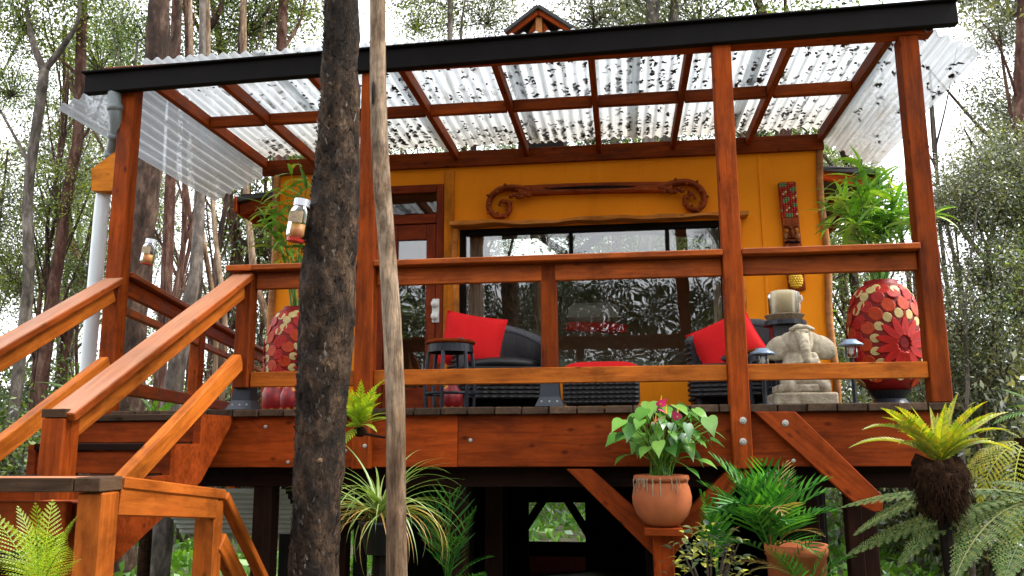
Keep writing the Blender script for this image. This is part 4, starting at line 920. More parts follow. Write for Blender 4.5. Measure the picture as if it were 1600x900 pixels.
def px_tree(name, label, cat, Y, path, wpx, mat, limbs=(), crowns=(), group=None, n=14, amp=.12, taper=.8, base=True):
    pts = [at(x, y, Y) for x, y in path]; w = wpx*ppm(Y)/2
    if base:
        b = pts[0]; g = gz(b.x, Y)-.1
        if b.z > g+.3: pts = [Vector((b.x+(b.x-pts[1].x)*.3, Y, g)), Vector((b.x, Y, (b.z+g)/2))]+pts
    t = thing(name, label, cat, (pts[0].x, Y, gz(pts[0].x, Y)), group)
    paths = [(pts, w*1.05, w*taper)]
    for lp, lw in limbs: paths.append(([at(x, y, Y+dy) for x, y, dy in lp], lw*ppm(Y)/2, lw*ppm(Y)/2*.22))
    obj('trunk', trunk_mesh(paths, mat, n, amp, Y*3.1+wpx), t)
    for x, y, dy, r, k in crowns: add_crown(t, at(x, y, Y+dy), r, k)
    return t
# the two trunks in front of the deck
Yd = -1.2
dk = [(492, 1060), (492, 900), (496, 780), (502, 640), (508, 560), (512, 450), (522, 330), (530, 200), (533, 60), (538, -120), (545, -420), (560, -900)]
pts = smoothpath([at(x, y, Yd) for x, y in dk], 26); wid = np.interp([CAM.y and p.z for p in pts], sorted(at(x, y, Yd).z for x, y in dk), [44, 38, 37, 39, 43, 44, 40, 34, 30, 30, 29, 28][::1])
def bk(p, t):
    q = p*1.0; r_ = mnoise.fractal((q.x*9, q.y*9, q.z*4), 1, 2.1, 5); rg = mnoise.ridged_multi_fractal((q.x*10, q.y*10, q.z*5.5), .9, 2.2, 5, 1, 2)
    return 1+.085*r_+.085*(rg-1)
t = thing('tree', 'thick dark rough barked tree trunk standing in front of the deck', 'tree', (pts[0].x, Yd, 0))
make('trunk', tube(pts, [w_*ppm(Yd) for w_ in wid], 72, True, bk), M['bark'], t, smooth=True)
kn = at(500, 720, Yd-.13); make('knot', ellip(kn, (.012, .014, .013), n=8), M['bark_pale'], t, smooth=True)
for x, y, dy, r, k in ((560, -900, 0, 1.8, 0), (300, -1000, -.8, 1.5, 0), (850, -1050, .6, 1.5, 4)): add_crown(t, at(x, y, Yd+dy), r, k)
g = np.random.default_rng(3); FL = []
for i in range(2600):                    # lifted bark flakes
    j = int(g.integers(8, len(pts)-40)); p = pts[j]; a = g.uniform(PI*1.0, PI*2.0); rr = wid[j]*ppm(Yd)*.97; d = Vector((math.cos(a), math.sin(a), 0)); T = Vector((-d.y, d.x, 0)); l = g.uniform(.005, .022); w_ = g.uniform(.003, .010)
    c = p+d*rr; o1 = c-Vector((0, 0, l)); o2 = c+Vector((0, 0, l))+d*g.uniform(.004, .014)+T*g.normal(0, .006); FL.append([o1-T*w_*g.uniform(0, .8), o1+T*w_*g.uniform(.4, 1.2)+Vector((0, 0, l*g.uniform(0, .8))), o2+T*w_*g.uniform(0, .5), o2-T*w_*g.uniform(.3, 1)-Vector((0, 0, l*g.uniform(0, .8)))])
FL = np.array([[tuple(v) for v in q] for q in FL])
obj('bark_flakes', quads('bark_flakes', FL[700:], M['bark']), t)['kind'] = 'stuff'
obj('pale_flakes', quads('pale_flakes', FL[:330]+np.array([0, -.002, 0]), M['bark_grey']), t)['kind'] = 'stuff'
Yp = -1.55
pp_ = [(622, 1060), (620, 900), (619, 760), (618, 640), (612, 500), (604, 380), (595, 260), (591, 150), (590, 40), (590, -120), (585, -500), (570, -1000)]
pts2 = smoothpath([at(x, y, Yp) for x, y in pp_], 16)
t = thing('tree', 'slender pale smooth tree trunk just right of the dark trunk', 'tree', (pts2[0].x, Yp, 0))
make('trunk', tube(pts2, [((16.5-4.0*i/len(pts2)) if i < 150 else 12)*ppm(Yp) for i in range(len(pts2))], 32, True, lambda p, a: 1+.05*mnoise.noise((p.x*14, p.y*14, p.z*3))+.025*mnoise.noise((p.x*50, p.y*50, p.z*12))), M['bark_pale'], t, smooth=True)
sc_ = at(583, 145, Yp-.04); make('bark_scar', ellip(sc_+Vector((0, 0, 0)), (.006, .012, .055), n=8), M['wood_dark'], t, smooth=True)
for x, y, dy, r, k in ((570, -1000, 0, 1.5, 1), (760, -1050, -.6, 1.2, 0)): add_crown(t, at(x, y, Yp+dy), r, k)

BK = ('bark_brown', 'bark_red', 'bark_grey')
px_tree('tree', 'forked grey trunk leaning at far left beyond the steps', 'tree', 8, [(22, 640), (36, 520), (45, 430), (44, 300), (60, 180), (70, 105)], 20, M['bark_grey'],
        [([(69, 112, 0), (50, 60, 0), (42, 10, .3), (35, -60, .4)], 15), ([(70, 108, 0), (100, 70, 0), (122, 30, 0), (128, -40, 0)], 14), ([(48, 260, 0), (10, 190, .3), (-30, 120, .3)], 8)],
        [(40, 20, .5, 1.0, 1), (0, -60, 0, 1.4, 0), (130, -60, .5, 1.2, 1), (90, 300, 1.0, .8, 1), (-20, 330, 1, 1.0, 2), (20, 130, 1.4, .8, 0), (95, 190, 1.8, .7, 1), (20, 420, 1.2, .8, 1)])
px_tree('tree', 'slim reddish trunk left of the pergola, second from left edge', 'tree', 9, [(60, 640), (78, 500), (92, 400), (108, 290), (122, 210), (126, 100), (132, -60), (150, -300)], 21, M['bark_red'],
        [([(125, 120, 0), (80, 75, .3), (66, 20, .3)], 8), ([(118, 230, 0), (150, 180, .4), (190, 60, .6)], 7)], [(160, 90, 1.2, .9, 1), (150, -300, 0, 1.8, 0), (190, 30, 1, .9, 0), (60, 380, 1.3, .8, 1), (180, 320, 2.2, .9, 1), (150, 420, 1.5, .8, 0)])
px_tree('tree', 'broad brown trunk rising behind the left pergola post', 'tree', 5.6, [(205, 660), (206, 540), (216, 420), (230, 300), (243, 120), (248, 30), (254, -80), (262, -400)], 44, M['bark_brown'],
        [([(240, 130, 0), (275, 60, .3), (282, -40, .3)], 22), ([(225, 330, 0), (160, 230, .6), (90, 90, .8)], 8)], [(262, -400, 0, 1.9, 0), (380, -200, 1, 1.2, 2)], amp=.2, n=24)
px_tree('tree', 'reddish trunk seen between broad trunk and the steps', 'tree', 7.5, [(248, 620), (256, 500), (262, 400), (266, 290), (272, 150), (280, -100)], 21, M['bark_red'], (), [(280, -130, 0, 1.4, 1), (240, 60, 1.5, .9, 0)])
px_tree('tree', 'dark forked trunk above left end of the clear roof', 'tree', 8.5, [(305, 500), (312, 300), (318, 90), (322, 45)], 20, M['bark_brown'], [([(321, 52, 0), (345, 12, 0), (352, -60, 0)], 14), ([(321, 50, 0), (308, 0, 0), (304, -60, 0)], 12)], [(330, -60, 0, 1.2, 0), (400, 30, 1.6, .9, 2), (350, 90, 2, .8, 4)])
px_tree('tree', 'reddish trunk above the roof left of the dark front trunk', 'tree', 9, [(430, 420), (436, 200), (440, 60), (446, -40)], 20, M['bark_red'], [([(440, 80, 0), (470, 30, .3), (480, -40, .4)], 8)], [(470, 0, 1.2, .9, 1), (440, -90, 0, 1.4, 2)])
for i, (pth, w_, lab) in enumerate((([(338, 520), (322, 400), (309, 300), (300, 120)], 9, 'thin pale stem behind the steps, leftmost of the pale cluster'), ([(352, 520), (344, 430), (334, 340), (328, 180)], 9, 'thin pale stem in middle of the pale cluster behind steps'), ([(430, 560), (400, 440), (392, 380), (384, 260)], 13, 'pale crooked trunk close to left corner of the cabin'))):
    px_tree('sapling', lab, 'sapling', 4.6+i*.4, pth+[(pth[-1][0]-6, -150)], w_, M['bark_pale'], (), [(pth[-1][0], -330, 1.0, .7, 1)])
px_tree('tree', 'stout pale grey trunk behind the stair handrail', 'tree', 4.4, [(262, 660), (276, 580), (290, 500), (306, 420), (312, 300), (316, 100), (318, -200)], 40, M['bark_grey'], (), [(316, -380, .4, 1.0, 1)], taper=.2)
px_tree('tree', 'grey twin trunk behind the roof right of the cupola', 'tree', 9, [(1010, 400), (1015, 200), (1018, 60), (1022, -60)], 26, M['bark_grey'], [([(1040, 300, .3), (1052, 60, .3), (1056, -60, .3)], 30)], [(1000, -60, 0, 1.3, 2), (930, 10, 1.5, 1.0, 2), (1090, 15, 1.5, 1.0, 0)])
px_tree('tree', 'slim grey trunk above the roof between pale trunk and cupola', 'tree', 9.5, [(700, 400), (700, 200), (703, 60), (705, -60)], 11, M['bark_grey'], [([(720, 90, .1), (722, 30, .2), (735, -40, .3)], 7)], [(700, -60, 0, 1.3, 2), (650, 30, 1, .8, 1), (760, 20, 1, .9, 2)])
px_tree('tree', 'dark brown trunk at extreme right edge of the clearing', 'tree', 7.5, [(1588, 720), (1592, 500), (1598, 300), (1592, 150), (1600, -40)], 18, M['bark_red'], [([(1596, 260, 0), (1570, 120, .3), (1558, 20, .4)], 8), ([(1592, 160, 0), (1560, 70, -.3), (1530, 30, -.4)], 5)], [(1600, -80, 0, 1.3, 2), (1590, 160, .8, .8, 2), (1560, 60, .5, .45, 2), (1600, 330, .5, .9, 2)])
px_tree('tree', 'thin dark sapling stem in the bushes right of the pergola', 'sapling', 6.5, [(1530, 720), (1548, 560), (1552, 470), (1536, 370), (1500, 300)], 8, M['bark_brown'], [([(1552, 470, 0), (1568, 380, .2), (1575, 300, .3)], 4), ([(1546, 420, 0), (1500, 360, .2), (1478, 330, .2)], 3)], [(1570, 250, .3, .65, 2), (1480, 330, .6, .6, 2)], taper=.25)
px_tree('tree', 'grey green bushy tree just right of the pergola corner post', 'tree', 6.2, [(1505, 720), (1512, 600), (1508, 480), (1520, 380), (1530, 300)], 9, M['bark_grey'], [([(1510, 500, 0), (1560, 420, .2), (1590, 380, .3)], 5), ([(1512, 440, 0), (1485, 380, .2), (1478, 330, .3)], 4)],
        [(1500, 300, .2, .6, 2), (1560, 300, .6, .75, 2), (1535, 420, .3, .7, 2), (1590, 460, .5, .8, 0), (1500, 500, .2, .65, 2), (1560, 560, .4, .8, 2), (1610, 330, .7, .8, 4), (1490, 600, .6, .6, 2)], taper=.2)
# forest around
TRK = []
for k in range(5):
    g = random.Random(k); pth = [(g.uniform(-.15, .15)*i*.5, g.uniform(-.15, .15)*i*.5, i*1.5) for i in range(7)]
    paths = [(pth, .13, .05)]
    for j in range(6): b = Vector(pth[2+j % 4]); a = g.uniform(0, 6.28); paths.append(([b, b+Vector((math.cos(a)*.5, math.sin(a)*.5, .7)), b+Vector((math.cos(a)*1.2, math.sin(a)*1.2, 1.9))], .045, .015))
    TRK.append(trunk_mesh(paths, M[BK[k % 3]], 9, .12, k)); TRK[-1].name = 'trunk'
def forest_tree(x, y, s, k, label, group, ncr=4, zlo=3.2):
    z = gz(x, y); t = thing('tree', label, 'tree', (x, y, z), group)
    obj('trunk', TRK[k % 5], t, Matrix.Translation((x, y, z-.1)) @ Matrix.Rotation(random.uniform(0, 6.28), 4, 'Z') @ Matrix.Diagonal((s, s, s*random.uniform(.9, 1.1), 1)))
    for i in range(ncr):
        h = zlo+(8.2-zlo)*i/(ncr-1)+random.uniform(-.5, .5); a = random.uniform(0, 6.28); d = random.uniform(.3, 1.2)
        add_crown(t, Vector((x+math.cos(a)*d, y+math.sin(a)*d, z+h*s)), random.uniform(.8, 1.25)*s, random.choice(KINDS))
def sapling(x, y, s, label, group):
    z = gz(x, y); t = thing('sapling', label, 'sapling', (x, y, z), group); obj('trunk', TRK[random.randrange(5)], t, Matrix.Translation((x, y, z-.1)) @ Matrix.Rotation(random.uniform(0, 6.28), 4, 'Z') @ Matrix.Diagonal((s*.45, s*.45, s, 1)))
KINDS = [0, 1, 1, 2, 4]
spots = []
def free(x, y): return all((x-a)**2+(y-b)**2 > 2.0 for a, b in spots)
def scatter(n, fx, fy, label, group, ncr=4, zlo=3.2, tries=4000):
    c = 0
    for _ in range(tries):
        x, y = random.uniform(*fx), random.uniform(*fy)
        if c >= n: break
        if -4.6 < x < 3.2 and y < 9: continue
        if not free(x, y): continue
        spots.append((x, y)); forest_tree(x, y, random.uniform(.85, 1.3), random.randrange(5), label, group, ncr, zlo); c += 1
scatter(20, (-18, -5.5), (8.5, 24), 'slender leafy tree deep in the forest left of the cabin', 'forest trees left of the cabin', 4, 2.0)
KINDS = [0, 2, 2, 4]
scatter(14, (-5, 5), (10, 20), 'slender leafy tree in the forest behind the cabin roof', 'forest trees behind the cabin', 4, 3.0)
KINDS = [2, 2, 5, 0]
scatter(15, (4.6, 17), (8, 24), 'grey green leafy tree in the forest right of the cabin', 'forest trees right of the cabin', 4, 1.0)
for _ in range(26): sapling(random.uniform(-12, -4.9), random.uniform(6.0, 13), random.uniform(.7, 1.1), 'thin dark bare stemmed sapling among the trees left of the cabin', 'thin saplings left of the cabin')
for _ in range(16): sapling(random.uniform(3.6, 11), random.uniform(5.5, 15), random.uniform(.5, .9), 'thin dark bare stemmed sapling in the bush right of the cabin', 'thin saplings right of the cabin')
KINDS = [0, 3, 3]; shrub_later = []
for x, y, r_ in ((-6, -10, 1.5), (-3.4, -12, 1.6), (-.5, -11, 1.4), (2.4, -13, 1.6), (4.6, -10, 1.5), (7.4, -12, 1.7)): shrub_later.append((x, y, r_))
for x, y, s in ((-6, -11, 1.1), (-2.2, -15, 1.2), (2.8, -14, 1.1), (7.5, -12.5, 1.2), (-10.5, -9.5, 1.1)):
    forest_tree(x, y, s, random.randrange(5), 'leafy tree behind the viewer seen only as window reflection', 'trees facing the deck', 4, 2.6)
# shrubs
SH = [crown_mesh(400+k*3, 64, 74, .19, .038, M[mk], .9, .15) for k, mk in enumerate(('leaf_a', 'leaf_c', 'leaf_b', 'leaf_d'))]
STEM = mesh('stems', *merge(*[tube([(0, 0, -1), (math.cos(a)*.3, math.sin(a)*.3, -.2), (math.cos(a)*.75, math.sin(a)*.75, .6)], [.03, .022, .008], 5, False) for a in np.linspace(0, 6, 7)]), M['twig'], True)
for i, me in enumerate(SH): me[0].name = 'foliage'
def shrub(x, y, r, k, label, group, hz=1.0):
    z = gz(x, y); t = thing('shrub', label, 'shrub', (x, y, z), group); mw = Matrix.Translation((x, y, z+r*hz*.9)) @ Matrix.Rotation(random.uniform(0, 6.28), 4, 'Z') @ Matrix.Diagonal((r, r, r*hz, 1))
    obj('foliage', SH[k][0], t, mw); obj('stems', STEM, t, mw)
for _ in range(15): shrub(random.uniform(-13, -5.2), random.uniform(6, 15), random.uniform(.9, 1.5), random.choice([0, 1, 1, 2]), 'yellow green bush in the undergrowth left of the steps', 'bushes left of the cabin', random.uniform(.8, 1.3))
for _ in range(24): shrub(random.uniform(3.4, 9.5), random.uniform(4.2, 12), random.uniform(.9, 1.5), random.choice([2, 2, 0, 2]), 'grey green bush in the undergrowth right of the pergola', 'bushes right of the cabin', random.uniform(.9, 1.4))
for _ in range(5): shrub(random.uniform(-3.5, 2.5), random.uniform(11, 16), random.uniform(.7, 1.1), 1, 'bright green bush on the bank behind the cabin', 'bushes behind the cabin', .7)
for x, y, r_ in shrub_later: shrub(x, y, r_, 3, 'dark bush across the clearing mirrored in the cabin window', 'bushes facing the deck', 1.2)
# far wood and ground cover
Q = []
g = np.random.default_rng(11); n = 1500
cx = g.uniform(-45, 45, n); cy = g.uniform(24, 36, n); cz = np.abs(g.normal(0, 1, n))*4.6+.6
Q = leafset(np.stack([cx, cy, cz], 1), 26, .9, .075, 12)
fo = obj('far_forest', quads('far_forest', Q, M['leaf_b'])); tag(fo, 'pale distant mass of forest foliage beyond the nearer trees', 'forest', kind='stuff')
cx = g.uniform(-28, 28, 15000); cy = g.uniform(-24, -15, 15000); cz = g.uniform(0, 1, 15000)**.9*(2.6+.2*(1.92-cy))
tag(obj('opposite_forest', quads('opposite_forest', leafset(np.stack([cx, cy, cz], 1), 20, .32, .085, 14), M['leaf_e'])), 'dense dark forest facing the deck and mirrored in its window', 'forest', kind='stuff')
Q = []; n = 9000; gx = g.uniform(-15, 13, n); gy = g.uniform(2, 20, n)
keep = ~((gx > -2.2) & (gx < 1.7) & (gy < 6.6)); gx, gy = gx[keep], gy[keep]
C = np.array([(x, y, gz(x, y)+.08) for x, y in zip(gx, gy)]); Q = leafset(C, 5, .12, .10, 13, .6, .7)
tag(obj('ground_cover', quads('ground_cover', Q, M['fern'])), 'low green ferny ground cover across the forest floor', 'ground cover', kind='stuff')

jb2 = at(229, 412, 5.25); jar(jb2, at(229, 374, 5.25).z-jb2.z, .09, 'small reddish jar lantern hung on the broad trunk behind left post')

# ================================================================== PLANTS
def blade(L, W_, bend, n=8, fold=.25, taper=.6, tipw=0.02):
    V = []; F = []; p = Vector((0, 0, 0)); a = 0
    for i in range(n+1):
        u = i/n; w = W_/2*(math.sin(PI*min(1, (u+.06)/1.06)**taper)*.98+tipw) if u < 1 else W_*.01
        up = Vector((-math.sin(a), 0, math.cos(a))); V += [p+Vector((0, -w, 0))+up*w*fold, p.copy(), p+Vector((0, w, 0))+up*w*fold]
        st_ = L/n; p = p+Vector((math.cos(a), 0, math.sin(a)))*st_; a -= bend/n
    for i in range(n):
        k = i*3; F += [(k, k+3, k+4, k+1), (k+1, k+4, k+5, k+2)]
    return V, F
def frond(L, npair, pl_, pw_, bend, droop=.35, bip=False, ang=65, vfold=.2, start=.08, shape=1.0, stalk=.006):
    """a fern or palm leaf along +X: rachis and paired leaflets"""
    V = []; F = []; p = Vector((0, 0, 0)); a = 0; pts = []; dirs = []; n = npair
    for i in range(n+1):
        pts.append(p.copy()); dirs.append(a); p = p+Vector((math.cos(a), 0, math.sin(a)))*L/n; a -= bend/n
    rv, rf = tube(pts[::max(1, n//10)]+[pts[-1]], list(np.linspace(stalk, stalk*.3, len(pts[::max(1, n//10)])+1)), 4, False); V += rv; F += rf
    for i in range(n+1):
        u = i/n
        if u < start: continue
        ln = pl_*(math.sin(PI*(.12+.86*u)**shape))**.8
        if ln < .004: continue
        d = Vector((math.cos(dirs[i]), 0, math.sin(dirs[i]))); up = Vector((-math.sin(dirs[i]), 0, math.cos(dirs[i])))
        th = R(ang*(1-.45*u))
        for s in (-1, 1):
            q = pts[i]; side = Vector((0, s, 0)); dr = d*math.cos(th)+side*math.sin(th)+up*vfold; dr.normalize()
            m_ = 7 if bip else 3; prev = None; o = len(V); cur = q.copy(); jl = ln*random.uniform(.92, 1.05)
            wv = d*pw_*.5
            if not bip:
                for k in range(m_+1):
                    t_ = k/m_; ww = wv*(math.sin(PI*(.15+.85*t_))**.7 if k < m_ else .02)
                    V += [cur-ww, cur+ww]; cur = cur+dr*jl/m_; dr = (dr-Vector((0, 0, 1))*droop/m_).normalized()
                for k in range(m_): F.append((o+k*2, o+k*2+1, o+k*2+3, o+k*2+2))
            else:
                mm = 9
                for k in range(mm):
                    t_ = k/mm; l2 = pw_*.62*(math.sin(PI*(.2+.78*t_)))**.9; e = dr.cross(up).normalized()
                    for s2 in (-1, 1):
                        o = len(V); b0_ = cur; b1_ = cur+dr*jl/mm*.8; tp = cur+e*s2*l2+dr*jl/mm*.9-up*l2*.1; V += [b0_, b1_, tp+dr*jl/mm*.15, tp-dr*jl/mm*.25]; F.append((o, o+1, o+2, o+3))
                    cur = cur+dr*jl/mm; dr = (dr-Vector((0, 0, 1))*droop/mm).normalized()
    return V, F
def plant(name, label, cat, loc, group=None): return thing(name, label, cat, loc, group)
# --- anthurium in terracotta pot on the post
pr = at(1033, 742, -.14); pb = at(1034, 822, -.14); h = pr.z-pb.z; rw = (at(1078, 742, -.14).x-at(990, 742, -.14).x)/2
po = thing('terracotta_pot', 'round terracotta pot standing on the braced post under deck', 'pot', (pr.x, -.14, pb.z)); mw = Matrix.Translation((pr.x, -.14, pb.z))
make('bowl', lathe([(0, 0), (rw*.48, 0), (rw*.68, h*.07), (rw*.90, h*.22), (rw*1.04, h*.42), (rw*1.06, h*.58), (rw*.99, h*.76), (rw*.88, h*.88), (rw*.82, h*.9), (rw*.8, h*.8)], 36), M['terra'], po, mw, True)
make('rim', lathe([(rw*.86, h*.87), (rw*.96, h*.885), (rw*1.0, h*.93), (rw*.97, h*.995), (rw*.9, h*1.005), (rw*.84, h*.95)], 36), M['terra'], po, mw, True)
make('soil', lathe([(0, h*.99), (rw*.4, h*.97), (rw*.88, h*.92)], 20), M['soil'], po, mw, True)
box('pot_shelf', pr.x-.10, pr.x+.10, -.24, -.04, pb.z-.042, pb.z-.002, M['wood_red'], deck)
an = plant('anthurium', 'flowering anthurium with heart shaped leaves in the terracotta pot', 'plant', (pr.x, -.14, pb.z+h*.95))
def heart(L, W_):
    prof = [(-.22, .0, .0), (-.30, .22, 0), (-.22, .42, 0), (0, .50, 0), (.3, .42, 0), (.6, .22, 0), (.85, .07, 0), (1, 0, 0)]
    V = []; F = []
    mid = [(-.12, 0), (0, 0), (.15, 0), (.3, 0), (.5, 0), (.65, 0), (.85, 0), (1, 0)]
    for (x, y, _), (mx, _) in zip(prof, mid):
        b = -.25*max(0, x)**2
        V += [(mx*L, 0, -.25*max(0, mx)**2*L), (x*L, y*W_, b*L+.10*y*W_), (x*L, -y*W_, b*L+.10*y*W_)]
    for i in range(7): k = i*3; F += [(k, k+3, k+4, k+1), (k, k+2, k+5, k+3)]
    return V, F
hm = [mesh('leaf', *heart(1, w_), M['anth'], True) for w_ in (.85, .95, .78)]
base = Vector((pr.x, -.14, pb.z+h*.96)); g = random.Random(5)
targets = [(975, 720), (965, 690), (985, 665), (1005, 650), (1030, 655), (1015, 690), (1032, 700), (1060, 668), (1075, 655), (1095, 665), (1110, 680), (1115, 695), (1090, 695), (1070, 690), (1050, 685), (1005, 675), (990, 690), (1025, 672), (1045, 660), (1100, 728), (1080, 742), (1085, 715), (1055, 700), (1000, 705), (1040, 645), (1015, 640), (1065, 640), (1090, 650), (1000, 665), (1075, 675), (1030, 680), (1050, 670)]
gt = random.Random(8); targets += [(1040+78*math.sin(k*2.4)*math.sqrt(k/30), 678+36*math.cos(k*2.4)*math.sqrt(k/30)) for k in range(1, 31)]
for i, (x, y) in enumerate(targets):
    Y = -.14+g.uniform(-.20, .10); p = at(x, y-8, Y); d = p-base; yaw = math.atan2(d.y-.12, d.x); L = g.uniform(.068, .105)
    obj('leaf', hm[i % 3], an, orient(p, yaw+g.uniform(-.4, .4), R(g.uniform(-65, -15)), R(g.uniform(-25, 25)), L))
    md = base+(p-base)*.5+Vector((0, 0, .06)); make('stem', tube(smoothpath([base+Vector((g.uniform(-.06, .06), g.uniform(-.05, .05), 0)), md, p], 4), .003, 5, False), M['bamboo'], an)
for x, y in ((1032, 632), (1040, 646), (1024, 660), (1058, 652)):
    p = at(x, y, -.40); obj('flower', mesh('flower', *heart(1, .8), M['pink'], True), an, orient(p, R(-70+g.uniform(-60, 60)), R(g.uniform(20, 70)), R(g.uniform(-40, 40)), .062))
    make('spadix', tube([p, p+Vector((.005, -.012, .045))], [.005, .002], 6), M['yellow_f'], an); make('stem', tube(smoothpath([base, base+(p-base)*.5+Vector((0, .03, .03)), p], 4), .003, 5, False), M['bamboo'], an)
for i in range(16): a = g.uniform(PI*1.1, PI*1.9); make('root', tube([base+Vector((math.cos(a)*rw*.8, math.sin(a)*rw*.8, .01)), base+Vector((math.cos(a)*rw*1.08, math.sin(a)*rw*1.08, -.01)), base+Vector((math.cos(a)*rw*1.06, math.sin(a)*rw*1.06, -g.uniform(.03, .10)))], .003, 4, False), M['straw'], an)
# --- bird's nest fern in coir basket
YN = -.95; cb = at(1475, 810, YN); ct = at(1475, 722, YN); h = ct.z-cb.z; r = (at(1517, 740, YN).x-at(1434, 740, YN).x)/2
co = thing('coir_basket', 'dark shaggy fibre root ball holding the yellow green fern', 'basket', (cb.x, YN, cb.z)); mw = Matrix.Translation((cb.x, YN, cb.z))
bq = lathe([(.001, -.01), (r*.35, 0), (r*.55, h*.08), (r*.74, h*.2), (r*.86, h*.32), (r*.94, h*.45), (r, h*.6), (r, h*.74), (r*.93, h*.9), (r*.7, h), (.001, h*1.02)], 48)
make('basket', ([Vector(v)*(1+.22*mnoise.noise(Vector(v)*26)+.1*mnoise.noise(Vector(v)*70)) for v in bq[0]], bq[1]), M['coir'], co, mw, True)
Q = []
for i in range(2600):
    a = rng.uniform(0, 2*PI); z = rng.uniform(.02, .98)*h; rr = r*np.interp(z/h, [0, .2, .45, .7, .95, 1], [.35, .74, .94, 1.02, .88, .7])*rng.uniform(.97, 1.12); d = Vector((math.cos(a), math.sin(a), 0)); T = Vector((-d.y, d.x, 0)); c = d*rr+Vector((0, 0, z)); l = rng.uniform(.010, .045)
    e = c+d*l*.5+Vector((0, 0, -l))+T*rng.normal(0, .01); Q.append([tuple(c-T*.002), tuple(c+T*.002), tuple(e+T*.001), tuple(e-T*.001)])
obj('fibres', quads('fibres', np.array(Q), M['coir']), co, mw)['kind'] = 'stuff'
make('hanger', tube([Vector((cb.x-.0, YN, cb.z+.02)), Vector((cb.x+.02, YN, .6)), Vector((cb.x+.03, YN, 0))], [.03, .016, .018], 8), M['wood_dark'], co)
bn = plant('nest_fern', 'yellow green fern with broad upright fronds growing from fibre basket', 'fern', (cb.x, YN, ct.z))
def ruffled(L, W_, bend, n=16):
    V, F = blade(L, W_, bend, n, .35, .75); 
    for i in range(len(V)):
        if i % 3 != 1: V[i] = V[i]+Vector((0, 0, .012*math.sin(i*1.9)))
    return V, F
def serr(L, W_, bend): return frond(L, 26, W_/2, L/26*1.15, bend, .25, ang=75, vfold=.35, shape=.75, start=.04, stalk=.005)
fm = [mesh('frond', *serr(1, .24+.03*k, b), M['fern_y']) for k, b in enumerate((.35, .8, 1.3))]
g = random.Random(9); b = Vector((cb.x, YN, ct.z-.01))
tips = [(1345, 705, 2), (1370, 650, 1), (1405, 645, 1), (1430, 655, 0), (1455, 640, 0), (1480, 635, 0), (1495, 620, 0), (1530, 660, 1), (1550, 655, 1), (1580, 655, 1), (1583, 712, 2), (1545, 690, 1), (1415, 680, 1), (1450, 670, 0), (1500, 655, 0), (1470, 660, 0), (1400, 700, 2), (1520, 690, 1), (1440, 690, 1), (1565, 680, 2), (1390, 660, 1), (1510, 640, 0), (1460, 650, 0), (1425, 640, 0), (1545, 640, 1), (1360, 680, 2)]
for i, (x, y, k) in enumerate(tips):
    Y = YN+g.uniform(-.18, .2); p = at(x, y, Y); d = p-b; L = d.length*(1.04+.08*k); bd_ = (.35, .8, 1.3)[k]; yaw = math.atan2(d.y, d.x); el_ = math.atan2(d.z, d.xy.length)+bd_*.5
    obj('frond', fm[k], bn, orient(b, yaw, el_, g.uniform(-.5, .5), L))
# --- bamboo like plant in the right urn and the one in the left urn
bl = [mesh('leaf', *blade(1, .15, bd_, 5), M['bamboo'], True) for bd_ in (.4, .9, 1.4)]
def bushy(name, label, base, tips, nleaf, seed, L=(.12, .22), cat='plant'):
    t = plant(name, label, cat, base); g = random.Random(seed)
    for p in tips:
        p = Vector(p); md = base+(p-base)*.55+Vector((0, 0, .12)); sp_ = smoothpath([base+Vector((g.uniform(-.04, .04), g.uniform(-.04, .04), -.02)), md, p], 6)
        make('stem', tube(sp_, list(np.linspace(.007, .002, len(sp_))), 5, False), M['bamboo'], t)
        for k in range(nleaf):
            q = sp_[int(len(sp_)*(.35+.64*(k+.5)/nleaf))]; obj('leaf', g.choice(bl), t, orient(q, g.uniform(0, 6.28), R(g.uniform(-15, 50)), g.uniform(-.4, .4), g.uniform(*L)))
    return t
b = Vector((uc.x, .62, ZD+.76)); g = random.Random(2)
bushy('bamboo_plant', 'bright green bamboo like plant growing from the right mosaic urn', b, [at(x, y, .62+g.uniform(-.25, .35)) for x, y in ((1300, 330), (1310, 300), (1330, 275), (1345, 255), (1360, 290), (1375, 265), (1390, 290), (1405, 300), (1415, 330), (1340, 320), (1360, 340), (1385, 335), (1325, 345), (1400, 355), (1440, 335), (1350, 310), (1300, 355), (1320, 310), (1370, 315), (1395, 345), (1460, 335), (1335, 350))], 19, 3, (.15, .27))
b = Vector((ul.x, 1.15, ZD+.78)); 
bushy('palm_plant', 'sparse green narrow leaved plant in the left mosaic urn', b, [at(x, y, 1.15+g.uniform(-.2, .2)) for x, y in ((415, 320), (430, 350), (445, 290), (455, 265), (480, 280), (490, 320), (425, 385), (470, 345), (410, 335), (440, 330), (465, 300), (430, 310))], 13, 4, (.16, .30))
# --- strap leaved spider plant between the trunks
sb = at(596, 812, -.75); sp_t = thing('spider_plant', 'spider plant with long arching striped and yellowing leaves between trunks', 'plant', sb)
bs = [mesh('leaf', *blade(1, .035, bd_, 12, .3, .35), M['spider'], True) for bd_ in (1.2, 1.9, 2.6)]; bd2 = [mesh('leaf', *blade(1, .028, bd_, 12, .3, .35), M['spider_dry'], True) for bd_ in (2.6, 2.9)]
g = random.Random(4)
for i in range(84): obj('leaf', g.choice(bs), sp_t, orient(sb+Vector((g.uniform(-.03, .03), g.uniform(-.03, .03), 0)), g.uniform(0, 6.28), R(g.uniform(25, 82)), g.uniform(-.3, .3), g.uniform(.32, .60)))
for i in range(30): obj('leaf', g.choice(bd2), sp_t, orient(sb+Vector((0, 0, -.02)), g.uniform(0, 6.28), R(g.uniform(25, 60)), g.uniform(-.3, .3), g.uniform(.40, .66)))
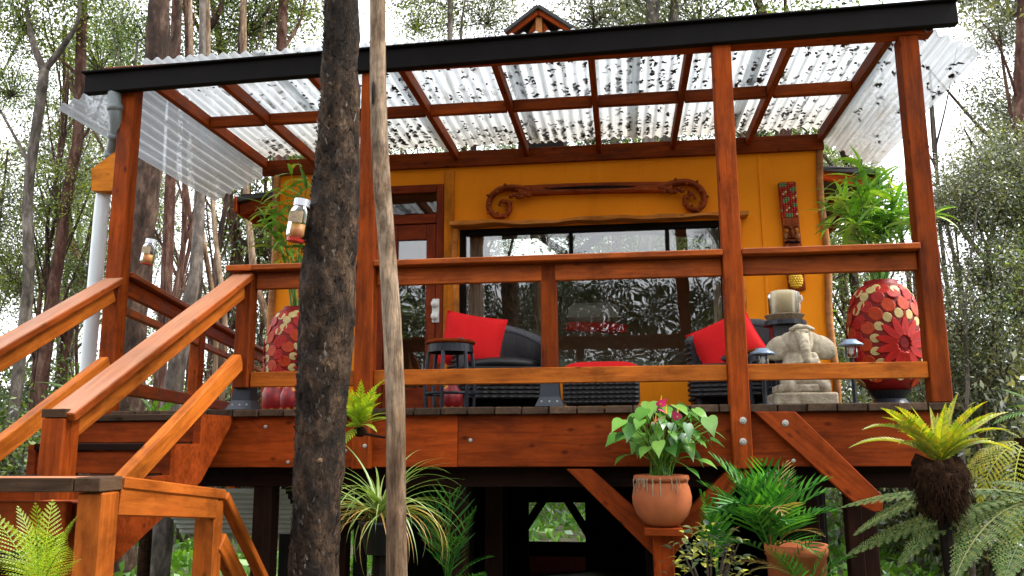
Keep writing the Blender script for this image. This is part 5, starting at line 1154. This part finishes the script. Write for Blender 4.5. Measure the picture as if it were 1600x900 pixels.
sp_p = thing('hanging_pot', 'dark plastic pot of the spider plant between the trunks', 'pot', sb+Vector((0, 0, -.16)))
make('pot_body', lathe([(0, -.16), (.075, -.16), (.105, -.02), (.112, -.02), (.112, -.005), (.09, -.005), (.085, -.03), (0, -.03)], 24), M['metal_blk'], sp_p, Matrix.Translation(sb), True)
make('pot_stand', tube([sb+Vector((0, 0, -.16)), Vector((sb.x, sb.y, 0))], [.04, .05], 10), M['wood_dark'], sp_p)
# --- small bright fern against the trunks by the deck edge
fb = at(560, 668, -.55); sf = thing('fern', 'small bright green fern at deck edge between the two trunks', 'fern', fb)
ff = [mesh('frond', *frond(1, 13, .17, .07, bd_, .3, ang=60, vfold=.15, shape=.85), M['fern_yg']) for bd_ in (.5, 1.0)]
for x, y in ((535, 625), (540, 650), (555, 612), (572, 598), (592, 590), (600, 640), (590, 660), (545, 668), (580, 625), (565, 640), (600, 615), (530, 640), (530, 660), (548, 640), (575, 660), (560, 680), (585, 675), (570, 615), (555, 655), (540, 600), (596, 605), (550, 625), (585, 640), (538, 675), (600, 660)):
    p = at(x, y, -.55+g.uniform(-.12, .05)); d = p-fb; k = g.randrange(2); obj('frond', ff[k], sf, orient(fb, math.atan2(d.y-.05, d.x), math.atan2(d.z, d.xy.length)*.8+(.25, .5)[k], g.uniform(-.6, .6), max(.20, d.length*1.15)))
make('root_mass', ellip(fb+Vector((0, .03, -.02)), (.035, .05, .03), n=8), M['coir'], sf, smooth=True)
make('mount', tube([fb+Vector((0, .08, -.03)), fb+Vector((0, .50, -.05))], .008, 6), M['wood_dark'], sf)
# --- potted palm at lower right of centre, dark palm behind spider plant
def palm(label, base, tips, seed, mat='palm', npair=11, pl_=.44, pw_=.056, group=None, droop=.5):
    t = plant('palm', label, 'palm', base, group); g = random.Random(seed); me = [mesh('frond', *frond(1, npair, pl_, pw_, bd_, droop, ang=58, vfold=.3, shape=.8, start=.25, stalk=.010), M[mat]) for bd_ in (.6, 1.1, 1.6)]
    for x, y, Y in tips:
        p = at(x, y, Y); d = p-base; k = g.randrange(3); bd_ = (.6, 1.1, 1.6)[k]; dry = g.random() < .12
        obj('frond', mesh('frond', *frond(1, npair, pl_*.9, pw_*.6, bd_, droop*1.8, ang=50, vfold=.1, shape=.8, start=.3, stalk=.010), M['dry']) if dry else me[k], t, orient(base, math.atan2(d.y, d.x), math.atan2(d.z, d.xy.length)+bd_*.45, g.uniform(-.3, .3), d.length*1.08))
    return t
pb_ = at(1205, 868, -.62)
palm('glossy dark green potted palm under the right side of deck', pb_, [(1190, 715, -.7), (1215, 725, -.5), (1165, 740, -.75), (1255, 750, -.7), (1295, 770, -.6), (1305, 800, -.7), (1100, 760, -.6), (1095, 800, -.75), (1290, 835, -.8), (1130, 850, -.8), (1240, 800, -.95), (1170, 800, -1.0), (1275, 800, -.5), (1140, 735, -.6), (1235, 740, -.45), (1265, 870, -.9), (1180, 750, -.9), (1225, 770, -.9), (1250, 820, -1.05), (1150, 790, -1.0), (1210, 735, -.55), (1285, 750, -.5), (1120, 720, -.5), (1200, 800, -1.1)], 6)
tp = thing('terracotta_pot', 'large terracotta pot holding the palm at bottom of the picture', 'pot', (pb_.x, pb_.y, 0))
p2_ = at(1243, 850, -.62); rr = (at(1290, 850, -.62).x-at(1198, 850, -.62).x)/2
make('bowl', lathe([(0, 0), (rr*.7, 0), (rr*.92, .5), (rr, p2_.z-.05), (rr*1.06, p2_.z-.05), (rr*1.08, p2_.z), (rr*.95, p2_.z), (rr*.9, p2_.z-.05), (0, p2_.z-.05)], 32), M['terra'], tp, Matrix.Translation((p2_.x, p2_.y, 0)), True)
palm('dark palm fronds in the shade right of the pale trunk', at(700, 930, .1), [(700, 735, .2), (720, 770, .1), (740, 800, .0), (768, 870, .1), (640, 800, .3), (690, 800, -.1), (755, 900, -.2), (720, 840, -.2), (660, 745, .3)], 8, 'palm', 14, .30, .026)
palm('low dark palm fronds in front of the large terracotta pot', at(1262, 940, -.75), [(1200, 860, -.9), (1225, 870, -.95), (1300, 850, -.8), (1310, 890, -.85), (1180, 890, -.9), (1285, 830, -.8), (1150, 880, -.8), (1330, 870, -.7)], 31, 'palm', 13, .32, .034)
palm('dark palm in shadow left of potted palm', at(1120, 900, -.1), [(1095, 770, -.2), (1120, 790, -.3), (1150, 770, .1), (1090, 830, -.3), (1160, 820, .0), (1140, 750, .1)], 12, 'palm', 12, .24, .05)
# --- croton
cr = at(1108, 888, -.5); ct_ = plant('croton', 'dark croton shrub speckled with yellow leaves under the deck', 'shrub', cr); g = random.Random(6)
cm = [mesh('leaf', *blade(1, .55, .8, 4), M['croton'], True) for _ in range(2)]
for i in range(190):
    a = g.uniform(0, 6.28); e = g.uniform(-.3, 1.45); rr = g.uniform(.09, .22); p = cr+Vector((math.cos(a)*math.cos(e)*rr, math.sin(a)*math.cos(e)*rr, math.sin(e)*rr)); obj('leaf', cm[0], ct_, orient(p, a+g.uniform(-.5, .5), R(g.uniform(-20, 50)), g.uniform(-.5, .5), g.uniform(.032, .058)))
for i in range(8): a = g.uniform(0, 6.28); make('stem', tube([Vector((cr.x, cr.y, 0)), cr+Vector((math.cos(a)*.05, math.sin(a)*.05, -.1)), cr+Vector((math.cos(a)*.15, math.sin(a)*.15, .12))], [.012, .008, .003], 5, False), M['twig'], ct_)
# --- tree ferns and other ferns
def fernplant(label, base, tips, seed, mat, L=1, bends=(.5, .9), npair=24, pl_=.26, pw_=.05, bip=True, name='tree_fern', trunk=True):
    t = plant(name, label, 'fern', base); g = random.Random(seed); me = [mesh('frond', *frond(1, npair, pl_, pw_, bd_, .35, bip, 68, .08, .12, .8, .007), M[mat]) for bd_ in bends]
    for x, y, Y in tips:
        p = at(x, y, Y); d = p-base; k = g.randrange(len(bends)); obj('frond', me[k], t, orient(base, math.atan2(d.y, d.x), math.atan2(d.z, d.xy.length)+bends[k]*.5, g.uniform(-.25, .25), d.length*1.06))
    if trunk: make('trunk', tube([Vector((base.x, base.y, 0)), base+Vector((0, 0, .02))], [.06, .05], 12), M['coir'], t)
    return t
fernplant('large sage green tree fern spreading at lower right corner', at(1660, 790, -.5), [(1338, 795, -.75), (1342, 838, -.8), (1395, 885, -.95), (1475, 905, -1.1), (1345, 866, -.85), (1560, 905, -1.2), (1420, 780, -.45), (1530, 760, -.2)], 21, 'fern_g', npair=25, pl_=.19, pw_=.025)
fernplant('second tree fern with hanging yellowed fronds at right edge', at(1600, 690, .2), [(1520, 730, .1), (1545, 800, 0), (1580, 850, -.1), (1530, 680, .4), (1500, 780, .1), (1680, 700, .1)], 22, 'fern_y', bends=(.9, 1.4), npair=20, pl_=.2, pw_=.022)
fernplant('pale green tree fern frond cluster behind the nest fern at right', at(1650, 650, .9), [(1570, 640, .9), (1565, 610, 1.0), (1600, 590, .9), (1560, 665, .8), (1620, 570, 1.0)], 23, 'fern', npair=20, pl_=.2, pw_=.022)
fernplant('yellow green fern at bottom left corner before the landing', at(60, 935, -2.7), [(0, 820, -2.8), (25, 800, -2.7), (60, 795, -2.75), (85, 790, -2.6), (115, 815, -2.7), (-30, 850, -2.8), (100, 860, -2.9), (20, 880, -3.0), (115, 880, -2.8), (45, 830, -2.9), (80, 840, -2.85), (-20, 800, -2.6)], 24, 'fern_yg', npair=19, pl_=.21, pw_=.019, name='fern')
fernplant('small green fern beyond the steps below left handrail', at(130, 620, 1.2), [(90, 590, 1.1), (120, 570, 1.2), (140, 555, 1.2), (165, 565, 1.1), (175, 590, 1.1), (80, 620, 1.0), (60, 600, 1.3)], 25, 'fern', npair=14, pl_=.18, pw_=.08, bip=False, name='fern')
fernplant('green fern on the bank behind the walkway railing', at(240, 660, 2.6), [(200, 640, 2.5), (215, 620, 2.6), (250, 615, 2.6), (290, 625, 2.6), (300, 640, 2.5), (260, 640, 2.3)], 26, 'fern', npair=14, pl_=.2, pw_=.08, bip=False, name='fern')
# --- lime coloured leaf at the bottom edge
q = at(1385, 925, -1.6); lm = plant('lime_plant', 'large lime green leaf poking up at the bottom edge', 'plant', q)
for yaw, s, pt in ((200, .30, 14), (20, .22, 20), (120, .25, 18)): make('leaf', blade(s, s*.42, .9, 10, .2), M['lime'], lm, orient(q, R(yaw), R(pt), 0, 1), True)
make('stem', tube([Vector((q.x, q.y, 0)), q], .008, 6), M['bamboo'], lm)
